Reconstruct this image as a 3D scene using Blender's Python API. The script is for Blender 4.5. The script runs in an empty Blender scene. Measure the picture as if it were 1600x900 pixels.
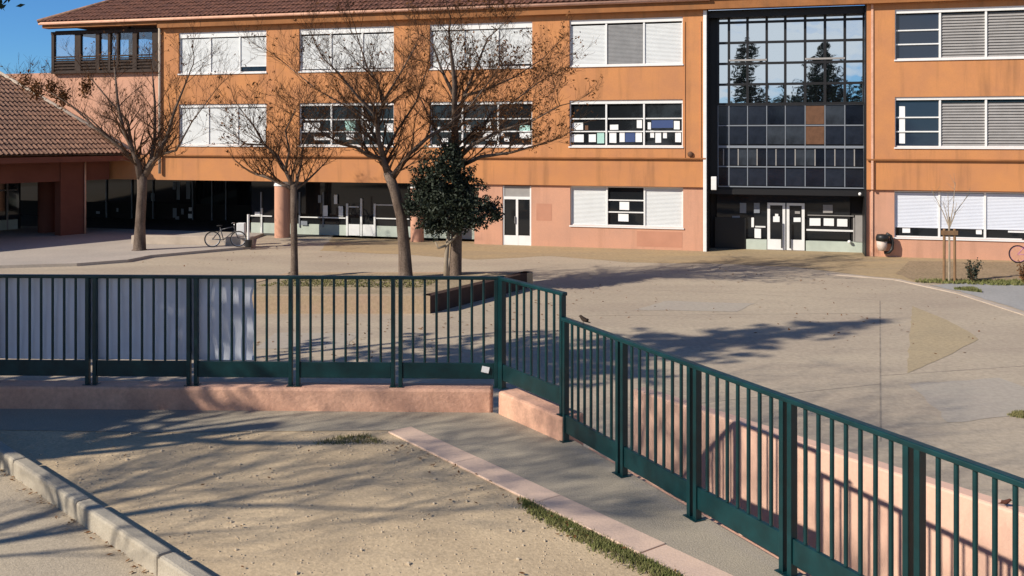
import bpy, bmesh, math, random
from mathutils import Vector, Matrix
R = math.radians
scene = bpy.context.scene
col = scene.collection

# ------------------------------------------------------------------ camera
FPX, HOR, CAMZ = 1500.0, 213.0, 4.7          # focal length in photo pixels, horizon row, eye height
cam_d = bpy.data.cameras.new('camera')
cam = bpy.data.objects.new('camera', cam_d); col.objects.link(cam)
cam.location = (0, 0, CAMZ); cam.rotation_euler = (R(90), 0, 0)
cam_d.sensor_width = 36; cam_d.lens = 36 * FPX / 1600
cam_d.shift_y = -(450 - HOR) / 1600
cam_d.clip_start = 0.05; cam_d.clip_end = 2000
scene.camera = cam

# ------------------------------------------------------------------ light
SUN_AZ, SUN_EL = R(27), R(31.5)                # rays travel right and away from the camera
SX, SY = math.cos(SUN_AZ), math.sin(SUN_AZ)
sun_d = bpy.data.lights.new('sun', 'SUN'); sun_d.energy = 5.0; sun_d.angle = R(0.5); sun_d.color = (1, .93, .82)
sun = bpy.data.objects.new('sun', sun_d); col.objects.link(sun)
ray = Vector((SX * math.cos(SUN_EL), SY * math.cos(SUN_EL), -math.sin(SUN_EL)))
sun.rotation_euler = ray.to_track_quat('-Z', 'Y').to_euler()
sun.location = (-20, -10, 25)
w = bpy.data.worlds.new('World'); scene.world = w; w.use_nodes = True
nt = w.node_tree; nt.nodes.clear()
out = nt.nodes.new('ShaderNodeOutputWorld'); bg = nt.nodes.new('ShaderNodeBackground')
sky = nt.nodes.new('ShaderNodeTexSky'); sky.sky_type = 'NISHITA'; sky.sun_disc = False
sky.sun_elevation = SUN_EL; sky.sun_rotation = math.atan2(-SX, -SY)
sky.altitude = 1500; sky.air_density = 1.0; sky.dust_density = 0.15; sky.ozone_density = 4.0
tc = nt.nodes.new('ShaderNodeTexCoord'); mp = nt.nodes.new('ShaderNodeMapping')
mp.inputs['Scale'].default_value = (1.6, 1.6, 6.0); mp.inputs['Location'].default_value = (19.14, 0.11, 0.0)
nz = nt.nodes.new('ShaderNodeTexNoise'); nz.inputs['Scale'].default_value = 1.7; nz.inputs['Detail'].default_value = 7; nz.inputs['Roughness'].default_value = .55
rp = nt.nodes.new('ShaderNodeValToRGB'); rp.color_ramp.elements[0].position = .46; rp.color_ramp.elements[1].position = .60
mxc = nt.nodes.new('ShaderNodeMixRGB'); mxc.inputs[2].default_value = (8.6, 8.9, 9.1, 1)
nt.links.new(tc.outputs['Generated'], mp.inputs['Vector']); nt.links.new(mp.outputs[0], nz.inputs['Vector'])
# clouds lie low over the horizon all round, the upper sky is clear
sepd = nt.nodes.new('ShaderNodeSeparateXYZ'); nt.links.new(tc.outputs['Generated'], sepd.inputs[0])
low = nt.nodes.new('ShaderNodeMapRange'); low.inputs[1].default_value = .22; low.inputs[2].default_value = .5; low.inputs[3].default_value = 1; low.inputs[4].default_value = 0
nt.links.new(sepd.outputs[2], low.inputs[0])
cm = nt.nodes.new('ShaderNodeMath'); cm.operation = 'MULTIPLY'
nt.links.new(nz.outputs['Fac'], rp.inputs[0]); nt.links.new(rp.outputs[0], cm.inputs[0]); nt.links.new(low.outputs[0], cm.inputs[1]); nt.links.new(cm.outputs[0], mxc.inputs[0])
tint = nt.nodes.new('ShaderNodeMixRGB'); tint.blend_type = 'MULTIPLY'; tint.inputs[0].default_value = 1; tint.inputs[2].default_value = (.47, .82, 1.15, 1)
nt.links.new(sky.outputs[0], tint.inputs[1]); nt.links.new(tint.outputs[0], mxc.inputs[1]); nt.links.new(mxc.outputs[0], bg.inputs[0])
bg.inputs[1].default_value = 0.09
nt.links.new(bg.outputs[0], out.inputs[0])
scene.view_settings.view_transform = 'Standard'; scene.view_settings.look = 'None'
scene.view_settings.exposure = 0.22; scene.view_settings.gamma = 1.0
scene.view_settings.use_curve_mapping = False

# ------------------------------------------------------------------ measuring helpers
def G(px, py, z=0.0):
    """point of the horizontal plane z seen at photo pixel px, py"""
    Y = (CAMZ - z) * FPX / (py - HOR)
    return Vector(((px - 800) * Y / FPX, Y, z))
def D(px, py, Y):
    return Vector(((px - 800) * Y / FPX, Y, CAMZ + (HOR - py) * Y / FPX))
TH = math.atan2(1500, 5477)
UX, UY = math.cos(TH), -math.sin(TH)         # along the facade, to the right
VX, VY = math.sin(TH), math.cos(TH)          # into the building
FY0 = 226293 / 5477
def F(px, py=None, v=0.0):
    """facade coordinates u (and height z) of a pixel on the plane v metres behind the facade"""
    a = (px - 800) / FPX
    # a*Y = u*UX + v*VX ; Y = FY0 + u*UY + v*VY
    u = (a * (FY0 + v * VY) - v * VX) / (UX - a * UY)
    Y = FY0 + u * UY + v * VY
    if py is None: return u
    return u, CAMZ + (HOR - py) * Y / FPX
def W(u, v, z): return Vector((u * UX + v * VX, FY0 + u * UY + v * VY, z))

# ------------------------------------------------------------------ mesh helpers
class MB:
    def __init__(s): s.v = []; s.f = []
    def quad(s, *p):
        n = len(s.v); s.v += [tuple(q) for q in p]; s.f.append(tuple(range(n, n + len(p)))); return s
    def box(s, x0, x1, y0, y1, z0, z1):
        n = len(s.v)
        s.v += [(x0,y0,z0),(x1,y0,z0),(x1,y1,z0),(x0,y1,z0),(x0,y0,z1),(x1,y0,z1),(x1,y1,z1),(x0,y1,z1)]
        for f in ((0,3,2,1),(4,5,6,7),(0,1,5,4),(1,2,6,5),(2,3,7,6),(3,0,4,7)): s.f.append(tuple(n+i for i in f))
        return s
    def bar(s, a, b, wd, z0, z1):
        """upright box along the plan segment a-b, wd wide"""
        a = Vector(a[:2]); b = Vector(b[:2]); d = (b - a).normalized(); n_ = Vector((-d.y, d.x)) * wd / 2
        return s.prism([a + n_, a - n_, b - n_, b + n_], z0, z1)
    def prism(s, poly, z0, z1):
        n = len(s.v); k = len(poly)
        s.v += [(p[0], p[1], z0) for p in poly] + [(p[0], p[1], z1) for p in poly]
        s.f.append(tuple(n + i for i in reversed(range(k)))); s.f.append(tuple(n + k + i for i in range(k)))
        for i in range(k): j = (i + 1) % k; s.f.append((n + i, n + j, n + k + j, n + k + i))
        return s
    def tube(s, pts, rad, n=6, cap=True):
        pts = [Vector(p) for p in pts]; k = len(pts)
        if not isinstance(rad, (list, tuple)): rad = [rad] * k
        base = len(s.v); up = None
        for i, p in enumerate(pts):
            t = (pts[min(i + 1, k - 1)] - pts[max(i - 1, 0)])
            t = t.normalized() if t.length > 1e-9 else Vector((0, 0, 1))
            if up is None: up = Vector((1, 0, 0)) if abs(t.x) < .8 else Vector((0, 1, 0))
            a = (up - t * up.dot(t)).normalized(); up = a; b = t.cross(a)
            for j in range(n):
                an = 2 * math.pi * j / n
                s.v.append(tuple(p + (a * math.cos(an) + b * math.sin(an)) * rad[i]))
        for i in range(k - 1):
            for j in range(n):
                j2 = (j + 1) % n
                s.f.append((base + i*n + j, base + i*n + j2, base + (i+1)*n + j2, base + (i+1)*n + j))
        if cap:
            s.f.append(tuple(base + j for j in reversed(range(n))))
            s.f.append(tuple(base + (k-1)*n + j for j in range(n)))
        return s
    def blob(s, c, r, n=6, m=4):
        c = Vector(c); r = r if isinstance(r, (list, tuple)) else (r, r, r)
        pts = [(c.x, c.y, c.z + r[2] * math.sin(-math.pi/2 + math.pi * i / m)) for i in range(m + 1)]
        base = len(s.v)
        for i in range(m + 1):
            q = max(.02, math.cos(-math.pi/2 + math.pi * i / m))
            for j in range(n):
                an = 2*math.pi*j/n; s.v.append((c.x + r[0]*q*math.cos(an), c.y + r[1]*q*math.sin(an), pts[i][2]))
        for i in range(m):
            for j in range(n):
                j2 = (j+1) % n; s.f.append((base+i*n+j, base+i*n+j2, base+(i+1)*n+j2, base+(i+1)*n+j))
        return s
    def leaf(s, p, sz, rnd, flat=False):
        p = Vector(p)
        a = Vector((rnd.uniform(-1,1), rnd.uniform(-1,1), rnd.uniform(-1,1) * (.25 if flat else 1))).normalized()
        b = a.cross(Vector((rnd.uniform(-1,1), rnd.uniform(-1,1), rnd.uniform(-1,1)))).normalized()
        if flat: b = Vector((-a.y, a.x, rnd.uniform(-.3,.3))).normalized()
        return s.quad(p - a*sz, p - b*sz*.45, p + a*sz, p + b*sz*.45)
    def build(s, name, mat, parent=None, smooth=False, bevel=0):
        me = bpy.data.meshes.new(name); me.from_pydata(s.v, [], s.f); me.update()
        if smooth: me.shade_smooth()
        me.materials.append(mat)
        o = bpy.data.objects.new(name, me); col.objects.link(o)
        if parent: o.parent = parent
        if bevel:
            m = o.modifiers.new('bevel', 'BEVEL'); m.width = bevel; m.segments = 2; m.limit_method = 'ANGLE'
        return o
def tag(o, label=None, cat=None, group=None, kind=None):
    if label: o['label'] = label
    if cat: o['category'] = cat
    if group: o['group'] = group
    if kind: o['kind'] = kind
    return o
def thing(name, label, cat, loc=(0,0,0), rz=0.0, group=None):
    o = bpy.data.objects.new(name, None); col.objects.link(o)
    o.location = loc; o.rotation_euler = (0, 0, rz); o.empty_display_size = .3
    return tag(o, label, cat, group)
def copy_tree(o, parent=None):
    c = o.copy(); col.objects.link(c)
    if parent: c.parent = parent
    for ch in list(o.children): copy_tree(ch, c)
    return c

# ------------------------------------------------------------------ materials
def mat(name, c, rough=.8, spec=.3, metal=0.0, vary=.0, vscale=4.0, c2=None, fine=0.0, fscale=80.0, bump=0.0, bscale=60.0,
        stretch=None, streak=0.0, coords='Object'):
    m = bpy.data.materials.new(name); m.use_nodes = True; t = m.node_tree
    b = t.nodes['Principled BSDF']
    b.inputs['Roughness'].default_value = rough; b.inputs['Specular IOR Level'].default_value = spec; b.inputs['Metallic'].default_value = metal
    b.inputs['Base Color'].default_value = (*c, 1)
    tcn = t.nodes.new('ShaderNodeTexCoord'); src = tcn.outputs[coords]
    if stretch:
        mpn = t.nodes.new('ShaderNodeMapping'); mpn.inputs['Scale'].default_value = stretch
        t.links.new(src, mpn.inputs[0]); src_s = mpn.outputs[0]
    else: src_s = src
    cur = None
    def noise(sc, vec, det=5, ro=.6):
        n = t.nodes.new('ShaderNodeTexNoise'); n.inputs['Scale'].default_value = sc; n.inputs['Detail'].default_value = det
        n.inputs['Roughness'].default_value = ro; t.links.new(vec, n.inputs['Vector']); return n
    def ramp(sock, lo, hi):
        r = t.nodes.new('ShaderNodeMapRange'); r.inputs[1].default_value = lo; r.inputs[2].default_value = hi; t.links.new(sock, r.inputs[0]); return r.outputs[0]
    def mix(fac, a, bcol, mode='MIX'):
        x = t.nodes.new('ShaderNodeMixRGB'); x.blend_type = mode
        if isinstance(fac, float): x.inputs[0].default_value = fac
        else: t.links.new(fac, x.inputs[0])
        for i, q in ((1, a), (2, bcol)):
            if isinstance(q, tuple): x.inputs[i].default_value = (*q, 1)
            else: t.links.new(q, x.inputs[i])
        return x.outputs[0]
    cur = c
    if vary or c2:
        n = noise(vscale, src_s); cc = c2 if c2 else tuple(k * (1 - vary) for k in c)
        cur = mix(ramp(n.outputs['Fac'], .35, .68), c, cc)
    if streak:
        mpn = t.nodes.new('ShaderNodeMapping'); mpn.inputs['Scale'].default_value = (1, 1, .09)
        t.links.new(src, mpn.inputs[0]); n = noise(2.2, mpn.outputs[0], 4)
        cur = mix(ramp(n.outputs['Fac'], .52, .72), cur, mix(streak, cur, (.16, .09, .045)))
    if fine:
        n = noise(fscale, src, 3, .7)
        g = ramp(n.outputs['Fac'], .3, .7)
        mm = t.nodes.new('ShaderNodeMapRange'); mm.inputs[3].default_value = 1 - fine; mm.inputs[4].default_value = 1 + fine
        t.links.new(g, mm.inputs[0])
        hv = t.nodes.new('ShaderNodeMixRGB'); hv.blend_type = 'MULTIPLY'; hv.inputs[0].default_value = 1
        if isinstance(cur, tuple): hv.inputs[1].default_value = (*cur, 1)
        else: t.links.new(cur, hv.inputs[1])
        t.links.new(mm.outputs[0], hv.inputs[2]); cur = hv.outputs[0]
    if not isinstance(cur, tuple): t.links.new(cur, b.inputs['Base Color'])
    if bump:
        n = noise(bscale, src, 4); bp = t.nodes.new('ShaderNodeBump'); bp.inputs['Strength'].default_value = bump; bp.inputs['Distance'].default_value = .02
        t.links.new(n.outputs['Fac'], bp.inputs['Height']); t.links.new(bp.outputs[0], b.inputs['Normal'])
    return m

M = {}
M['orange'] = mat('orange_render', (.57,.25,.098), .9, .15, vary=.0, c2=(.48,.215,.10), vscale=.8, fine=.05, fscale=30, streak=.42, bump=.1)
M['pink'] = mat('pink_render', (.60,.315,.205), .9, .15, c2=(.52,.285,.195), vscale=.7, fine=.05, fscale=30, streak=.22, bump=.1)
M['patchpink'] = mat('patched_pink_paint', (.52,.255,.165), .9, .15, vary=.1, vscale=2)
M['palepink'] = mat('pale_pink_render', (.64,.34,.22), .9, .15, c2=(.56,.31,.21), vscale=.6, fine=.06, fscale=30, streak=.25, bump=.1)
M['fascia'] = mat('brown_fascia', (.36,.15,.055), .8, .2, vary=.3, vscale=1.5, streak=.4)
M['tile'] = mat('clay_tile', (.23,.10,.062), .85, .2, c2=(.14,.068,.05), vscale=2.5, fine=.35, fscale=9)
M['tile_old'] = mat('old_clay_tile', (.30,.165,.105), .85, .2, c2=(.19,.11,.075), vscale=2.0, fine=.35, fscale=7)
M['white'] = mat('white_paint', (.80,.79,.76), .55, .4, vary=.08, vscale=3)
M['shutter'] = mat('white_shutter', (.66,.67,.655), .6, .3, vary=.07, vscale=2)
M['shutter_blue'] = mat('cool_white_shutter', (.66,.68,.73), .6, .3, vary=.05, vscale=2)
M['greyshutter'] = mat('grey_shutter', (.27,.265,.26), .6, .3, vary=.2, vscale=3)
M['louver'] = mat('grey_louver', (.33,.31,.29), .5, .4, vary=.15, vscale=3)
M['glass'] = mat('dark_glass', (.012,.014,.016), .04, .5)
M['glass_bluish'] = mat('bluish_dark_glass', (.02,.03,.05), .05, .6)
M['spandrel'] = mat('spandrel_glass', (.022,.028,.042), .12, .5, vary=.4, vscale=3)
M['spandrel_grey'] = mat('spandrel_reflection_grey', (.05,.06,.075), .15, .5, vary=.6, vscale=1.5)  # grey and black pane tones imitate varied reflections
M['spandrel_black'] = mat('spandrel_reflection_black', (.012,.016,.026), .08, .6, vary=.5, vscale=2)
M['black'] = mat('black_metal', (.012,.011,.011), .5, .4)
M['greyframe'] = mat('grey_frame', (.22,.24,.27), .5, .4)
M['brownpanel'] = mat('brown_panel', (.16,.08,.045), .7, .2, vary=.3, vscale=5)
M['darkbrown'] = mat('dark_brown_wood', (.055,.035,.025), .7, .2, vary=.3, vscale=4)
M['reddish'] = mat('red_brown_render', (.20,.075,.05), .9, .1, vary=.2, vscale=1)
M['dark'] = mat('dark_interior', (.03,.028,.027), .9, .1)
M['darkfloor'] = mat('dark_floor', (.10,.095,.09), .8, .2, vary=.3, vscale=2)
M['plinth'] = mat('pale_green_plinth', (.50,.55,.47), .7, .2, vary=.15, vscale=2)
M['paper'] = mat('white_paper', (.82,.82,.80), .8, .1)
M['teal'] = mat('teal_paper', (.40,.62,.55), .8, .1)
M['blue'] = mat('dark_blue_paper', (.06,.09,.20), .8, .1)
M['green'] = mat('green_railing_paint', (.003,.038,.042), .4, .4, vary=.45, vscale=6, bump=.05, bscale=150)
M['cloth'] = mat('white_cloth', (.80,.82,.88), .9, .1, vary=.06, vscale=5)
M['lowpink'] = mat('pink_wall_render', (.74,.43,.29), .9, .15, c2=(.60,.335,.23), vscale=2.2, fine=.12, fscale=25, streak=.2, bump=.35, bscale=30)
M['ramppink'] = mat('pale_pink_render_coat', (.74,.47,.345), .9, .15, c2=(.68,.43,.32), vscale=1.2, fine=.05, fscale=25, streak=.12, bump=.15, bscale=30)
M['edging'] = mat('pink_edging', (.70,.50,.37), .9, .15, c2=(.62,.45,.345), vscale=3, fine=.08, fscale=50, bump=.15)
M['kerb'] = mat('kerb_concrete', (.44,.385,.30), .9, .15, c2=(.36,.31,.24), vscale=3, fine=.12, fscale=60, bump=.3, bscale=80)
M['dirt'] = mat('sandy_dirt', (.60,.455,.285), .95, .1, c2=(.47,.355,.225), vscale=1.4, fine=.17, fscale=30, bump=.28, bscale=38)
M['path'] = mat('path_asphalt', (.42,.355,.262), .92, .15, c2=(.345,.295,.225), vscale=1.2, fine=.18, fscale=60, bump=.4, bscale=90)
M['street'] = mat('street_concrete', (.50,.41,.29), .92, .15, c2=(.43,.355,.26), vscale=1.0, fine=.16, fscale=45, bump=.35, bscale=70, stretch=(1,.5,1))
M['yard'] = mat('yard_asphalt', (.47,.385,.278), .92, .15, c2=(.38,.305,.228), vscale=.33, fine=.14, fscale=9, bump=.3, bscale=20, stretch=(.6,1.6,1))
M['joint'] = mat('joint_dirt', (.37,.31,.24), .95, .1, vary=.4, vscale=3)
M['repair'] = mat('repair_asphalt', (.42,.365,.29), .95, .1, c2=(.40,.34,.275), vscale=.8, fine=.1, fscale=9)
M['paving'] = mat('yellow_paving', (.42,.305,.17), .92, .12, c2=(.35,.265,.165), vscale=.5, fine=.15, fscale=6, stretch=(.5,1.8,1))
M['sidewalk'] = mat('sidewalk_concrete', (.46,.395,.33), .92, .12, c2=(.40,.345,.29), vscale=.5, fine=.1, fscale=10)
M['bed'] = mat('dry_bed', (.33,.24,.15), .95, .1, c2=(.27,.20,.12), vscale=1.0, fine=.3, fscale=10)
M['concrete'] = mat('grey_concrete', (.36,.345,.32), .92, .12, c2=(.31,.30,.28), vscale=.6, fine=.12, fscale=10)
M['patch'] = mat('sand_patch', (.43,.335,.205), .95, .1, c2=(.38,.30,.19), vscale=.9, fine=.15, fscale=12)
M['lightline'] = mat('pale_kerb', (.52,.43,.34), .9, .1, vary=.2, vscale=2)
M['planterfront'] = mat('planter_tiles', (.44,.335,.21), .9, .15, c2=(.46,.32,.22), vscale=1.5, fine=.15, fscale=14)
M['planter_shade'] = mat('planter_shaded_side', (.07,.045,.038), .9, .1, vary=.3, vscale=3)  # shade on the planter's right side, put into a darker wall colour
M['soil'] = mat('dry_soil', (.40,.31,.20), .95, .1, vary=.3, vscale=2, fine=.3, fscale=15)
M['bark'] = mat('tree_bark', (.175,.13,.10), .95, .1, c2=(.085,.06,.045), vscale=6, fine=.35, fscale=22, stretch=(1,1,.3), bump=.5, bscale=25)
M['bark_pale'] = mat('pale_bark', (.36,.29,.21), .95, .1, vary=.3, vscale=5)
M['limb'] = mat('limb_bark', (.14,.092,.066), .95, .1, c2=(.075,.05,.036), vscale=4, fine=.2, fscale=25)
M['twig'] = mat('twig_bark', (.125,.07,.04), .95, .1, vary=.4, vscale=3)
M['deadleaf'] = mat('dead_leaf', (.20,.085,.03), .9, .1, c2=(.11,.05,.02), vscale=4)
M['ever'] = mat('evergreen_leaf', (.016,.024,.014), .6, .3, c2=(.035,.044,.024), vscale=3)
M['conifer'] = mat('conifer_needle', (.035,.06,.035), .8, .2, vary=.4, vscale=2)
M['grass'] = mat('grass_blade', (.13,.15,.045), .85, .2, c2=(.22,.20,.08), vscale=9)
M['grassy'] = mat('dry_grass_blade', (.24,.21,.09), .9, .1, c2=(.15,.15,.06), vscale=3)
M['stake'] = mat('stake_wood', (.27,.16,.085), .9, .1, vary=.3, vscale=4)
M['rubber'] = mat('black_rubber', (.02,.02,.02), .8, .2)
M['bikeframe'] = mat('dark_bike_paint', (.05,.05,.06), .4, .5)
M['bikepink'] = mat('mauve_bike_paint', (.42,.18,.26), .4, .5)
M['steel'] = mat('steel', (.5,.5,.5), .35, .5, metal=.8)
M['plastic'] = mat('black_plastic', (.018,.018,.018), .45, .4)
M['bag'] = mat('pale_bin_bag', (.62,.50,.42), .6, .3, vary=.2, vscale=8)
M['bird'] = mat('brown_feathers', (.045,.03,.02), .8, .2, vary=.4, vscale=40)
M['birdred'] = mat('reddish_feathers', (.10,.035,.022), .8, .2, vary=.4, vscale=40)
M['pebble'] = mat('pebbles', (.58,.47,.33), .9, .1, c2=(.46,.37,.26), vscale=9)
def mirror_mat():
    m = bpy.data.materials.new('mirror_glass'); m.use_nodes = True; t = m.node_tree; b = t.nodes['Principled BSDF']
    b.inputs['Base Color'].default_value = (.02,.022,.026,1); b.inputs['Roughness'].default_value = .03
    g = t.nodes.new('ShaderNodeBsdfGlossy'); g.inputs['Roughness'].default_value = .015; g.inputs['Color'].default_value = (.68,.76,.84,1)
    nn = t.nodes.new('ShaderNodeTexNoise'); nn.inputs['Scale'].default_value = 1.6; nn.inputs['Detail'].default_value = 1; bp = t.nodes.new('ShaderNodeBump'); bp.inputs['Strength'].default_value = .06; bp.inputs['Distance'].default_value = .05
    tcn = t.nodes.new('ShaderNodeTexCoord'); t.links.new(tcn.outputs['Object'], nn.inputs['Vector']); t.links.new(nn.outputs['Fac'], bp.inputs['Height']); t.links.new(bp.outputs[0], g.inputs['Normal'])
    mx = t.nodes.new('ShaderNodeMixShader'); mx.inputs[0].default_value = .82
    t.links.new(b.outputs[0], mx.inputs[1]); t.links.new(g.outputs[0], mx.inputs[2]); t.links.new(mx.outputs[0], t.nodes['Material Output'].inputs[0])
    return m
M['mirror'] = mirror_mat()
def clear_mat():
    m = bpy.data.materials.new('clear_glass'); m.use_nodes = True; t = m.node_tree
    g = t.nodes.new('ShaderNodeBsdfGlossy'); g.inputs['Roughness'].default_value = .02
    tr = t.nodes.new('ShaderNodeBsdfTransparent'); tr.inputs[0].default_value = (.9,.93,.96,1)
    mx = t.nodes.new('ShaderNodeMixShader'); mx.inputs[0].default_value = .12
    t.links.new(tr.outputs[0], mx.inputs[1]); t.links.new(g.outputs[0], mx.inputs[2]); t.links.new(mx.outputs[0], t.nodes['Material Output'].inputs[0])
    return m
M['clear'] = clear_mat()

# ================================================================== SETTING
ZT = 1.93                                     # level of the raised forecourt in front
A0 = Vector((-9.0, 9.87)); A1 = Vector((-.17, 9.62)); A2 = Vector((.44, 8.70))     # low wall line under the railing
B1 = Vector((3.85, 1.55))                     # right railing runs from A2 towards here
m = MB(); m.quad((-400,-200,-.02),(400,-200,-.02),(400,600,-.02),(-400,600,-.02)); tag(m.build('ground', M['bed']), kind='structure')
m = MB(); m.quad((-60,-30,0),(60,-30,0),(60,70,0),(-60,70,0)); tag(m.build('yard', M['yard']), kind='structure')
# kerb line
K0 = G(0, 700, 2.02).to_2d(); K1 = G(250, 863, 2.02).to_2d(); kd = (K1 - K0).normalized(); kn = Vector((-kd.y, kd.x)) * -1
if kn.x < 0: kn = -kn
kn = Vector((abs(kd.y), abs(kd.x)))           # to the right / away of the kerb
Ks, Ke = K0 - kd * 1.95, K0 + kd * 11.0
# forecourt body (earth sides down to the yard)
far = Vector((-9.0, 10.1))
bd = (B1 - A2).normalized(); Bend = A2 + bd * 10
def ground_poly(name, poly, z, mt, body=None):
    b = MB()
    if body is None: b.quad(*[(p[0], p[1], z) for p in poly])
    else: b.prism(poly, body, z)
    return tag(b.build(name, mt), kind='structure')
bn = Vector((-bd.y, bd.x)) * .13
if bn.x < 0: bn = -bn
terr = [Ks + kn*.06, Ke + kn*.06, Bend + bn, A2 + bn, A1, A0]
ground_poly('dirt_ground', terr, ZT, M['dirt'], body=-.01)
street = [Vector((-40, -40)), Vector((Bend.x + 8, -40)), Vector((Bend.x + 8, Bend.y)), Bend, Ke + kn*.055, Ks + kn*.055, Vector((-40, Ks.y + 1))]
ground_poly('street', street, ZT - .05, M['street'])
# grey asphalt path : in front of the low wall and between edging and right railing
EL0 = G(606, 676, ZT); EL1 = G(1060, 897, ZT); ed = (EL1 - EL0).to_2d().normalized(); en = Vector((-ed.y, ed.x))
if en.x < 0: en = -en
P0 = EL0.to_2d(); Pend = P0 + ed * 5.6
path = [P0 + en*.1, Pend + en*.1, A2 + bd*6 + bn*.98, A2 + bn*.98, A1 + Vector((0,-.01)), A0 + Vector((0,-.01)), G(-300, 668, ZT).to_2d(), G(250, 676, ZT).to_2d()]
ground_poly('path', path, ZT + .004, M['path'])

def stones(name, partname, start, d, n_, length, wd, z0, z1, mt, label=None, gap=.008, seed=1, lip=.012):
    """a row of stones along plan direction d; strip beneath is the setting object"""
    rnd = random.Random(seed); nn = n_
    root = MB(); a = start; b = start + d * length * nn
    side = Vector((-d.y, d.x));
    if side.x < 0: side = -side
    root.prism([a + side*.01, a + side*(wd-.01), b + side*(wd-.01), b + side*.01], z0 - .05, z1 - .03)
    ro = tag(root.build(name, mt), kind='structure')
    for i in range(nn):
        p = start + d * (i * length + gap/2); q = start + d * ((i+1) * length - gap/2)
        dz = rnd.uniform(-.004, .004); off = side * rnd.uniform(-.004, .004)
        mm = MB(); mm.prism([p + off, q + off, q + side*wd + off, p + side*wd + off], z0, z1 + dz)
        # fix winding so that the faces look outwards
        o = mm.build(partname, mt, ro, bevel=lip)
    return ro
stones('kerb', 'kerb_stone', G(118, 783, 2.02).to_2d() - kd*2.6, kd, 10, 1.3, .115, ZT - .12, 2.02, M['kerb'], seed=3, lip=.022, gap=.014)
stones('path_edging', 'edging_stone', P0, ed, 5, 1.1, .25, ZT - .05, ZT + .013, M['edging'], seed=5, gap=.004, lip=.006)
# yard surfaces
def rough(poly, step=.35, amp=.05, seed=1):
    r = random.Random(seed); o = []
    for a, b in zip(poly, poly[1:] + poly[:1]):
        n = max(1, int((b-a).length/step))
        for i in range(n):
            p = a.lerp(b, i/n); o.append(p + (Vector((r.gauss(0,amp), r.gauss(0,amp))) if i else Vector((0,0))))
    return o
def sheet(name, pix, z, mt, body=None, amp=.04):
    return ground_poly(name, rough([G(x, y, z).to_2d() for x, y in pix], .3, amp), z, mt, body)
bandf = [W(F(480), -.05, 0), W(F(1800), -.05, 0)]
pv = [(500,392),(640,398),(740,406),(860,400),(980,410),(1120,412),(1240,417),(1330,428),(1430,441),(1480,444),(1760,452)]
poly = [G(x, y).to_2d() for x, y in pv] + [W(F(1760), .3, 0).to_2d(), W(F(1330), 1.6, 0).to_2d(), W(F(1110), 1.6, 0).to_2d(), W(F(745), 2.2, 0).to_2d(), W(F(490), 2.2, 0).to_2d()]
ground_poly('paving', rough(poly, .6, .07), .004, M['paving'])
sheet('planting_bed', [(1400,428),(1440,441),(1800,441),(1800,418),(1560,409),(1420,408)], .012, M['bed'])
sheet('concrete_path', [(1452,446),(1500,455),(1600,486),(1760,540),(1760,443),(1500,442)], .008, M['concrete'])
# pale kerb between the yard asphalt and the concrete path
k = MB(); kp = [G(x, y).to_2d() for x, y in ((1290,428),(1400,437),(1440,446),(1500,459),(1600,491),(1700,526))]
for a, b in zip(kp, kp[1:]): k.bar(a, b, .22, -.01, .022)
tag(k.build('flush_kerb', M['lightline']), kind='structure')
sheet('sand_patch', [(1418,583),(1480,556),(1529,530),(1520,522),(1480,500),(1425,478)], .006, M['patch'], amp=.012)
# joints and a repaired strip in the yard asphalt
k = MB()
for a, b in (((1375,470),(1376,690)),((1000,452),(1395,470)),((884,494),(1410,489)),((1376,587),(1600,572)),((1000,640),(1376,600))):
    k.bar(G(*a), G(*b), .03, -.01, .003)
tag(k.build('yard_joint', M['joint']), kind='structure')
sheet('asphalt_repair', [(1040,470),(1180,474),(1150,487),(990,484)], .005, M['repair'], amp=.03)
sheet('asphalt_repair', [(1420,600),(1560,590),(1700,640),(1480,660)], .005, M['repair'], amp=.04)
sheet('asphalt_repair', [(430,520),(560,520),(540,545),(400,545)], .005, M['repair'], amp=.03)
# raised pavement along the left wing, its kerb riser in shade
sw = [(-260,430),(0,419.5),(120,416),(200,410),(235,403),(300,397),(392,389),(395,374)]
swp = [G(x, y, .0).to_2d() for x, y in sw]
ground_poly('pavement', swp + [W(F(395), 1.0, 0).to_2d(), W(F(-300), 1.0, 0).to_2d()], .11, M['sidewalk'], body=-.01)

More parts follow.
